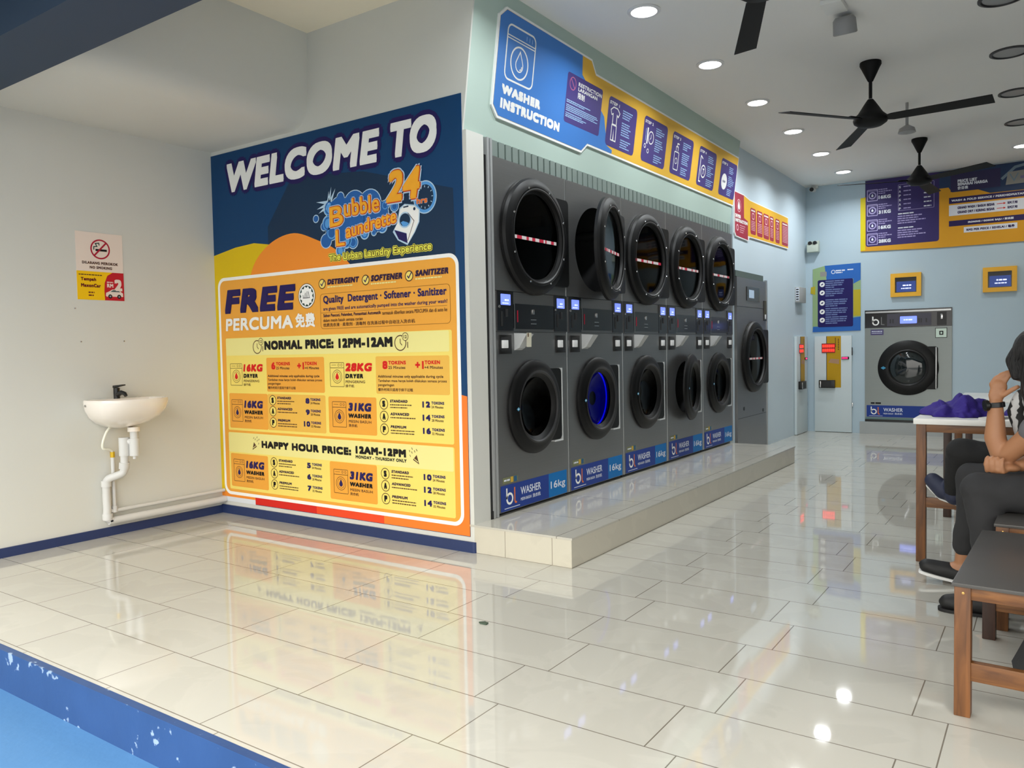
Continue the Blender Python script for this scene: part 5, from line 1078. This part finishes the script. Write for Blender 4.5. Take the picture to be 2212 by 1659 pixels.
# purple cloths heaped on the table
def cloth(name, loc, sx, sy, h, seed, label, m, rz=0):
    bm = bmesh.new(); bmesh.ops.create_icosphere(bm, subdivisions=5, radius=1)
    for v in bm.verts:
        p = v.co.copy(); f = mnoise.noise(Vector((p.x*1.5+seed, p.y*1.5, p.z)))*0.35+mnoise.noise(Vector((p.x*4+seed, p.y*4, p.z*2)))*0.14+abs(mnoise.noise(Vector((p.x*7, p.y*7+seed, p.z*3))))*0.08
        r = 1+f; z = p.z*r if p.z > 0 else 0.0
        v.co = Vector((p.x*r*sx, p.y*r*sy, max(0.0015, z*h*(0.75+0.5*mnoise.noise(Vector((p.x*2+seed, p.y*2, 0)))))))
    o = MB().bm(bm, m).build(name, None, 1.2); o.location = loc; o.rotation_euler = (0, 0, rz); tag(o, label, 'cloth', 'purple cloths on the table'); return o
M_pur = mat('purple_cotton', (50, 32, 130), 0.85, var=0.12, scale=14, bump=0.2, bscale=60)
cloth('folded_cloth', (-0.415, 4.80, 0.742), 0.15, 0.235, 0.12, 2, 'crumpled purple cloth heaped at the middle of the table', M_pur, 0.1)
cloth('folded_cloth', (-0.125, 4.80, 0.742), 0.07, 0.14, 0.06, 9, 'flatter purple cloth beside the heap, nearer the person with a watch', M_pur, 0.3)
b = MB(); b.prism(rr(0, 0, 0.07, 0.18, 0.01), 0, 0.012, mat('folded_paper', (226, 224, 222), 0.7)); o = b.build('paper_slip'); o.location = (-0.30, 4.485, 0.742); o.rotation_euler = (0, 0, -0.4); tag(o, 'white folded paper on the table edge below the purple cloth', 'paper')
# dark bag on the floor beneath the near bench
b = bmesh.new(); bmesh.ops.create_cube(b, size=1); bmesh.ops.subdivide_edges(b, edges=b.edges, cuts=5, use_grid_fill=True)
for v in b.verts:
    p = v.co; k = 1-0.22*(p.z+0.5); q = 1-0.35*max(0, abs(p.x*2)**4); v.co = Vector((p.x*0.40*k+0.05*(p.z+0.5), p.y*0.2*k*(0.8+0.3*q)+0.01*mnoise.noise(p*5), (p.z+0.5)*0.25*(1-0.1*abs(p.x*2)**2)))
T = thing('shoulder_bag', 'dark grey bag standing on the floor beneath the near bench', 'bag', (0.1, 3.16, 0), (0, 0, 0.1))
M_bag = mat('bag_fabric', (40, 40, 42), 0.8, var=0.1, bump=0.1)
MB().bm(b, M_bag).build('body', T, 1.0)
b = MB(); b.tube(spline([(-0.1, 0.0, 0.24), (-0.06, 0.01, 0.30), (0.04, 0.01, 0.315), (0.14, 0.0, 0.24)], 6), 0.008, M_bag); b.build('strap', T)
# ------------------------------------------------------------------ people
M_skin = mat('skin', (172, 121, 86), 0.5, var=0.05, scale=9)
M_hair = mat('hair_black', (14, 12, 13), 0.5, var=0.3, scale=30, stretch=(9, 9, 1), bump=0.9, bscale=26)
M_pantA = mat('charcoal_trousers', (44, 44, 46), 0.85, var=0.08, scale=12, bump=0.15, bscale=40)
M_pantB = mat('black_trousers', (22, 22, 23), 0.85, var=0.1, scale=12, bump=0.15, bscale=40)
M_shoe = mat('black_shoe', (20, 20, 21), 0.6, var=0.1)
M_sole = mat('white_sole', (226, 226, 224), 0.6)
M_shirt = mat('grey_top', (104, 104, 108), 0.85, var=0.1, bump=0.15)
def stripe_material():
    m = bpy.data.materials.new('black_white_streaked_fabric'); m.use_nodes = True; t = m.node_tree; b = t.nodes['Principled BSDF']; L = t.links.new
    tc = t.nodes.new('ShaderNodeTexCoord'); w = t.nodes.new('ShaderNodeTexWave'); w.inputs['Scale'].default_value = 9; w.inputs['Distortion'].default_value = 9; w.inputs['Detail'].default_value = 3
    L(tc.outputs['Object'], w.inputs['Vector']); r = t.nodes.new('ShaderNodeValToRGB'); r.color_ramp.elements[0].position = 0.42; r.color_ramp.elements[0].color = (0.02, 0.02, 0.02, 1); r.color_ramp.elements[1].position = 0.55; r.color_ramp.elements[1].color = (0.55, 0.55, 0.55, 1)
    L(w.outputs['Fac'], r.inputs['Fac']); L(r.outputs['Color'], b.inputs['Base Color']); b.inputs['Roughness'].default_value = 0.85; return m
M_pat = stripe_material()

def blob(name, prims, m, parent=None, vox=0.006, it=6, fac=0.5, disp=0.0, label=None):
    """one continuous surface grown from tapered limbs ('c', p, q, r0, r1) and ellipsoids ('e', p, (rx, ry, rz), rotation)"""
    bm = bmesh.new()
    def ball(M): bmesh.ops.create_icosphere(bm, subdivisions=3, radius=1, matrix=M)
    for q in prims:
        if q[0] == 'c':
            p0, p1, r0, r1 = Vector(q[1]), Vector(q[2]), q[3], q[4]; d = p1-p0; L = d.length
            if L > 1e-4: bmesh.ops.create_cone(bm, cap_ends=True, segments=20, radius1=r0, radius2=r1, depth=L, matrix=Matrix.Translation((p0+p1)/2) @ d.to_track_quat('Z', 'Y').to_matrix().to_4x4())
            for p, r in ((p0, r0), (p1, r1)): ball(Matrix.Translation(p) @ Matrix.Scale(r, 4))
        else:
            R = Euler(q[3]).to_matrix().to_4x4() if len(q) > 3 else Matrix.Identity(4)
            ball(Matrix.Translation(q[1]) @ R @ Matrix.Diagonal((q[2][0], q[2][1], q[2][2], 1)))
    me = bpy.data.meshes.new('tmp'); bm.to_mesh(me); bm.free(); o = bpy.data.objects.new('tmp', me); COL.objects.link(o)
    r = o.modifiers.new('r', 'REMESH'); r.mode = 'VOXEL'; r.voxel_size = vox; r.use_smooth_shade = True
    s = o.modifiers.new('s', 'SMOOTH'); s.iterations = it; s.factor = fac
    out = bpy.data.meshes.new_from_object(o.evaluated_get(bpy.context.evaluated_depsgraph_get())); bpy.data.objects.remove(o); bpy.data.meshes.remove(me)
    if disp:
        for v in out.vertices: v.co += v.normal*disp*(mnoise.noise(v.co*9)+0.5*mnoise.noise(v.co*22))
    out.name = name; out.materials.clear(); out.materials.append(m); out.polygons.foreach_set('use_smooth', [True]*len(out.polygons))
    ob = bpy.data.objects.new(name, out); COL.objects.link(ob)
    if parent: ob.parent = parent
    if label: ob['label'] = label
    return ob
def chain(pts, rs): return [('c', pts[i], pts[i+1], rs[i], rs[i+1]) for i in range(len(pts)-1)]
def finger(p, dirs, lens, r):
    P = [Vector(p)]
    for d, l in zip(dirs, lens): P.append(P[-1]+Vector(d).normalized()*l)
    return chain(P, [r*1.06, r, r*0.93, r*0.78][:len(P)])

def person_a():
    """sits sideways on the bench facing left, hunched, elbow on the thigh, head resting on the left hand"""
    B = []
    hipL, hipR = (0.10, 3.86, 0.49), (0.10, 4.06, 0.505); kneeL, kneeR = (-0.245, 3.80, 0.505), (-0.295, 4.15, 0.50); ankL, ankR = (-0.205, 3.725, 0.105), (-0.335, 4.15, 0.115)
    B += [('e', (0.12, 3.96, 0.53), (0.13, 0.165, 0.12)), ('c', (0.13, 3.96, 0.58), (0.06, 3.97, 0.76), 0.125, 0.13), ('e', (0.035, 3.97, 0.82), (0.105, 0.17, 0.10), (0, -0.5, 0))]
    B += chain([(0.01, 3.97, 0.885), (-0.02, 3.97, 0.955)], [0.055, 0.05])
    for h, k, a in ((hipL, kneeL, ankL), (hipR, kneeR, ankR)):
        B += chain([h, k], [0.085, 0.055]); mid = tuple(k[i]+(a[i]-k[i])*0.35+(0.02 if i == 0 else 0) for i in range(3)); B += chain([k, mid, a], [0.052, 0.05, 0.032])
        f = Vector(a); B += chain([tuple(f+Vector((0.015, 0, -0.03))), tuple(f+Vector((-0.07, 0, -0.06))), tuple(f+Vector((-0.13, 0, -0.075)))], [0.036, 0.034, 0.024])
    # head looking down and to the left
    hc = Vector((-0.048, 3.97, 1.068)); tl = 0.5
    B += [('e', tuple(hc), (0.092, 0.074, 0.102), (0, tl, 0)), ('e', tuple(hc+Vector((-0.05, 0, -0.055))), (0.055, 0.054, 0.06), (0, tl, 0)), ('e', tuple(hc+Vector((-0.085, 0, -0.02))), (0.028, 0.012, 0.016), (0, tl+0.5, 0)), ('e', tuple(hc+Vector((-0.08, 0, -0.09))), (0.018, 0.02, 0.014)),
          ('e', tuple(hc+Vector((-0.09, 0, -0.062))), (0.012, 0.022, 0.009)), ('e', tuple(hc+Vector((0.0, -0.076, -0.01))), (0.02, 0.008, 0.03)), ('e', tuple(hc+Vector((0.0, 0.076, -0.01))), (0.02, 0.008, 0.03)),
          ('e', tuple(hc+Vector((-0.078, -0.03, 0.022))), (0.012, 0.022, 0.008), (0, tl, 0)), ('e', tuple(hc+Vector((-0.078, 0.03, 0.022))), (0.012, 0.022, 0.008), (0, tl, 0))]
    # left arm, nearest: elbow on thigh, forearm upright, hand under the cheek
    sh, el, wr = (0.02, 3.81, 0.835), (-0.172, 3.90, 0.63), (-0.196, 3.925, 0.862)
    B += chain([sh, (-0.07, 3.845, 0.735), el], [0.056, 0.047, 0.036]); B += chain([el, (-0.196, 3.908, 0.72), wr], [0.037, 0.042, 0.0275])
    B += [('e', (-0.192, 3.925, 0.905), (0.032, 0.017, 0.045), (0, 0.25, 0.25)), ('e', (-0.186, 3.927, 0.935), (0.034, 0.017, 0.032), (0, 0.3, 0.25))]
    for i, (px, py, pz) in enumerate(((-0.214, 3.927, 0.945), (-0.198, 3.931, 0.956), (-0.180, 3.932, 0.962), (-0.163, 3.932, 0.958))):
        B += finger((px, py, pz), ((0.45, 0.02, 0.75), (0.8, 0.1, 0.35), (0.9, 0.2, -0.15)), (0.036-0.002*abs(i-1), 0.026, 0.02), 0.0092)
    B += finger((-0.168, 3.915, 0.90), ((0.7, -0.2, 0.55), (0.8, -0.1, 0.5)), (0.036, 0.028), 0.0105)
    # right arm: forearm across the lap, fingers round the left elbow
    sh, el, wr = (0.02, 4.13, 0.835), (-0.02, 4.13, 0.62), (-0.105, 3.92, 0.605)
    B += chain([sh, (0.0, 4.15, 0.72), el], [0.056, 0.047, 0.038]); B += chain([el, (-0.05, 4.04, 0.615), wr], [0.038, 0.04, 0.027])
    B += [('e', (-0.14, 3.875, 0.598), (0.045, 0.034, 0.018), (0, 0.1, 0.8)), ('e', (-0.175, 3.845, 0.59), (0.032, 0.03, 0.018), (0, 0.1, 0.8))]
    for i in range(4):
        B += finger((-0.222+0.0195*i, 3.842-0.006*i, 0.584), ((-0.15, -0.15, 1), (0.05, 0.12, 1), (0.25, 0.4, 0.7)), (0.03-0.002*abs(i-1), 0.02, 0.015), 0.0088)
    B += finger((-0.15, 3.89, 0.61), ((-0.7, 0.25, 0.5), (-0.8, 0.1, 0.4)), (0.034, 0.026), 0.0105)
    T = blob('person', B, M_skin, None, 0.0052, 5, 0.5); tag(T, 'person in charcoal trousers hunched on the bench, black hair, watch, head on hand', 'person', 'seated people')
    # clothing and hair
    Pn = [('e', (0.12, 3.96, 0.525), (0.15, 0.185, 0.125)), ('c', (0.13, 3.96, 0.58), (0.115, 3.96, 0.66), 0.14, 0.135)]
    for h, k, a in ((hipL, kneeL, ankL), (hipR, kneeR, ankR)):
        hem = tuple(k[i]+(a[i]-k[i])*0.83 for i in range(3)); mid = tuple(k[i]+(a[i]-k[i])*0.4+(0.018 if i == 0 else 0) for i in range(3))
        Pn += chain([h, ((h[0]+k[0])/2, (h[1]+k[1])/2, (h[2]+k[2])/2), k], [0.095, 0.084, 0.074]); Pn += chain([k, mid, hem], [0.072, 0.066, 0.051])
    blob('trousers', Pn, M_pantA, T, 0.008, 5, 0.5, 0.006)
    S = [('c', (0.135, 3.96, 0.60), (0.065, 3.97, 0.77), 0.152, 0.143), ('e', (0.04, 3.97, 0.82), (0.118, 0.185, 0.108), (0, -0.5, 0)), ('c', (0.02, 3.81, 0.835), (-0.05, 3.838, 0.76), 0.07, 0.062), ('c', (0.02, 4.13, 0.835), (0.005, 4.145, 0.74), 0.07, 0.062)]
    blob('top', S, M_shirt, T, 0.008, 5, 0.5, 0.004)
    blob('scarf', [('c', (-0.01, 3.87, 0.92), (-0.10, 3.92, 0.90), 0.034, 0.03), ('c', (-0.10, 3.92, 0.90), (-0.122, 3.945, 0.83), 0.03, 0.032), ('c', (-0.122, 3.945, 0.83), (-0.10, 3.96, 0.74), 0.032, 0.03), ('c', (-0.01, 3.87, 0.92), (0.05, 4.0, 0.91), 0.035, 0.04)], M_pat, T, 0.006, 4, 0.5, 0.008, 'black and white streaked scarf')
    Hh = [('e', tuple(hc+Vector((0.012, 0, 0.018))), (0.105, 0.092, 0.105), (0, tl, 0)), ('c', tuple(hc+Vector((-0.045, -0.075, 0.06))), tuple(hc+Vector((-0.088, -0.074, -0.02))), 0.03, 0.026), ('c', tuple(hc+Vector((-0.088, -0.074, -0.02))), tuple(hc+Vector((-0.075, -0.085, -0.085))), 0.026, 0.02),
          ('c', tuple(hc+Vector((-0.02, -0.085, 0.02))), tuple(hc+Vector((-0.03, -0.095, -0.15))), 0.035, 0.03), ('c', tuple(hc+Vector((-0.03, -0.095, -0.15))), (-0.055, 3.86, 0.80), 0.03, 0.012), ('c', tuple(hc+Vector((0.04, -0.06, -0.02))), (0.04, 3.9, 0.88), 0.05, 0.03), ('c', tuple(hc+Vector((0.04, 0.06, -0.02))), (0.04, 4.04, 0.88), 0.05, 0.03),
          ('c', tuple(hc+Vector((-0.045, 0.07, 0.06))), tuple(hc+Vector((-0.08, 0.078, -0.05))), 0.03, 0.022)]
    blob('hair', Hh, M_hair, T, 0.006, 3, 0.5, 0.004)
    W_ = MB(); W_.M = Matrix.Translation((-0.1955, 3.924, 0.858)) @ Matrix.Rotation(-0.09, 4, 'Y'); W_.lathe([(0.0325, -0.011), (0.0345, -0.009), (0.0345, 0.009), (0.0325, 0.011)], M_black, 28); W_.M = W_.M @ Matrix.Rotation(math.radians(205), 4, 'Z'); W_.cyl((0.031, 0, 0), (0.045, 0, 0), 0.024, M_black, 24); W_.cyl((0.045, 0, 0), (0.0455, 0, 0), 0.019, M_panel, 24)
    W_.build('wristwatch', T)
    for a, nm in ((ankL, 0), (ankR, 1)):
        f = Vector(a); z0 = f.z
        blob('shoe', [('c', (f.x+0.018, f.y, 0.045), (f.x-0.06, f.y, 0.046+0.012*nm), 0.042, 0.042), ('c', (f.x-0.06, f.y, 0.046+0.012*nm), (f.x-0.145, f.y-0.005, 0.036+0.035*nm), 0.042, 0.034), ('e', (f.x-0.11, f.y, 0.034+0.026*nm), (0.075, 0.044, 0.03), (0, 0.3*nm, 0))], M_shoe, T, 0.006, 4)
        s = MB(); s.M = Matrix.Translation((f.x+0.05, f.y, 0)) @ Matrix.Rotation(0.16*nm, 4, 'Y') @ Matrix.Translation((-f.x-0.05, -f.y, 0)); o = [(f.x+0.062, f.y-0.025), (f.x+0.062, f.y+0.025), (f.x-0.03, f.y+0.036), (f.x-0.12, f.y+0.044), (f.x-0.178, f.y+0.02), (f.x-0.178, f.y-0.03), (f.x-0.12, f.y-0.046), (f.x-0.03, f.y-0.038)]
        s.prism([(p.x, p.y) for p in spline([(q[0], q[1], 0) for q in o+o[:1]], 4)][:-1], 0.0015, 0.014, M_sole if nm else M_shoe, True); s.build('sole', T)
person_a()

def person_b():
    """sits behind the first person with feet up on the table rail"""
    B = []; hipL, hipR = (0.10, 4.240, 0.515), (0.10, 4.420, 0.515); kneeL, kneeR = (-0.345, 4.260, 0.605), (-0.30, 4.400, 0.55); ankL, ankR = (-0.385, 4.350, 0.40), (-0.12, 4.400, 0.11)
    B += [('e', (0.13, 4.330, 0.53), (0.13, 0.16, 0.12)), ('c', (0.15, 4.330, 0.58), (0.16, 4.330, 0.82), 0.12, 0.125), ('e', (0.15, 4.330, 0.90), (0.095, 0.165, 0.10))]
    B += chain([(0.14, 4.330, 0.97), (0.12, 4.330, 1.05)], [0.054, 0.05]); hc = Vector((0.095, 4.330, 1.16))
    B += [('e', tuple(hc), (0.092, 0.074, 0.104)), ('e', tuple(hc+Vector((-0.045, 0, -0.06))), (0.054, 0.053, 0.058)), ('e', tuple(hc+Vector((-0.098, 0, -0.03))), (0.02, 0.012, 0.022)), ('e', tuple(hc+Vector((-0.09, 0, -0.072))), (0.012, 0.022, 0.009)), ('e', tuple(hc+Vector((0, -0.076, -0.02))), (0.02, 0.008, 0.03)), ('e', tuple(hc+Vector((0, 0.076, -0.02))), (0.02, 0.008, 0.03))]
    for h, k, a in ((hipL, kneeL, ankL), (hipR, kneeR, ankR)):
        B += chain([h, k], [0.083, 0.055]); B += chain([k, tuple(k[i]+(a[i]-k[i])*0.4 for i in range(3)), a], [0.052, 0.05, 0.033]); f = Vector(a); B += chain([tuple(f), tuple(f+Vector((-0.03, 0.012, -0.008)))], [0.033, 0.03])
    for y, sg in ((4.180, -1), (4.480, 1)):
        B += chain([(0.14, y, 0.91), (0.12, y+0.02*sg, 0.70), (-0.01, y-0.03*sg, 0.66)], [0.054, 0.042, 0.03]); B += [('e', (-0.05, y-0.04*sg, 0.655), (0.045, 0.036, 0.017))]
        for i in range(4): B += finger((-0.085, y-0.04*sg+0.018*(i-1.5), 0.656), ((-1, 0, 0.1), (-0.9, 0, -0.4), (-0.5, 0, -0.85)), (0.034, 0.024, 0.018), 0.009)
        B += finger((-0.045, y-0.075*sg, 0.656), ((-0.8, -0.5*sg, 0), (-1, 0, -0.1)), (0.034, 0.026), 0.0105)
    T = blob('person', B, M_skin, None, 0.0056, 5); tag(T, 'person in black trousers seated behind the first, shoe resting on the table rail', 'person', 'seated people')
    Pn = [('e', (0.13, 4.330, 0.525), (0.15, 0.18, 0.125)), ('c', (0.14, 4.330, 0.58), (0.145, 4.330, 0.66), 0.135, 0.13)]
    for h, k, a in ((hipL, kneeL, ankL), (hipR, kneeR, ankR)):
        e = 1.0; Pn += chain([h, tuple((h[i]+k[i])/2 for i in range(3)), k], [0.102, 0.088, 0.07]); Pn += chain([k, tuple(k[i]+(a[i]-k[i])*0.45 for i in range(3)), tuple(k[i]+(a[i]-k[i])*e for i in range(3))], [0.068, 0.062, 0.048])
    blob('trousers', Pn, M_pantB, T, 0.008, 5, 0.5, 0.005)
    blob('top', [('c', (0.15, 4.330, 0.62), (0.16, 4.330, 0.82), 0.134, 0.138), ('e', (0.15, 4.330, 0.90), (0.108, 0.18, 0.11)), ('c', (0.14, 4.180, 0.91), (0.12, 4.165, 0.78), 0.068, 0.058), ('c', (0.14, 4.480, 0.91), (0.12, 4.495, 0.78), 0.068, 0.058)], mat('black_top', (30, 30, 34), 0.85), T, 0.008, 5, 0.5, 0.005)
    blob('hair', [('e', tuple(hc+Vector((0.02, 0, 0.022))), (0.1, 0.088, 0.1)), ('c', tuple(hc+Vector((0.06, 0, 0))), (0.2, 4.330, 1.0), 0.075, 0.04)], M_hair, T, 0.007, 4, 0.5, 0.004)
    f = Vector(ankL)
    blob('shoe', [('c', (f.x+0.02, f.y+0.01, f.z-0.028), (f.x-0.05, f.y+0.03, f.z-0.005), 0.04, 0.042), ('c', (f.x-0.05, f.y+0.03, f.z-0.002), (f.x-0.1, f.y+0.05, f.z+0.04), 0.046, 0.038), ('c', (f.x, f.y, f.z+0.03), (f.x, f.y, f.z-0.02), 0.048, 0.046)], mat('blue_black_shoe', (34, 40, 64), 0.6, var=0.3, scale=12), T, 0.006, 4, label='blue and black sports shoe')
    blob('sole', [('c', (f.x+0.03, f.y+0.012, f.z-0.062), (f.x-0.06, f.y+0.035, f.z-0.04), 0.016, 0.016), ('c', (f.x-0.06, f.y+0.035, f.z-0.04), (f.x-0.118, f.y+0.055, f.z+0.012), 0.016, 0.015)], M_sole, T, 0.006, 4)
    f = Vector(ankR); blob('shoe', [('c', (f.x+0.018, f.y, 0.045), (f.x-0.06, f.y, 0.042), 0.042, 0.04), ('c', (f.x-0.06, f.y, 0.042), (f.x-0.145, f.y, 0.034), 0.04, 0.031)], M_shoe, T, 0.006, 4)
person_b()
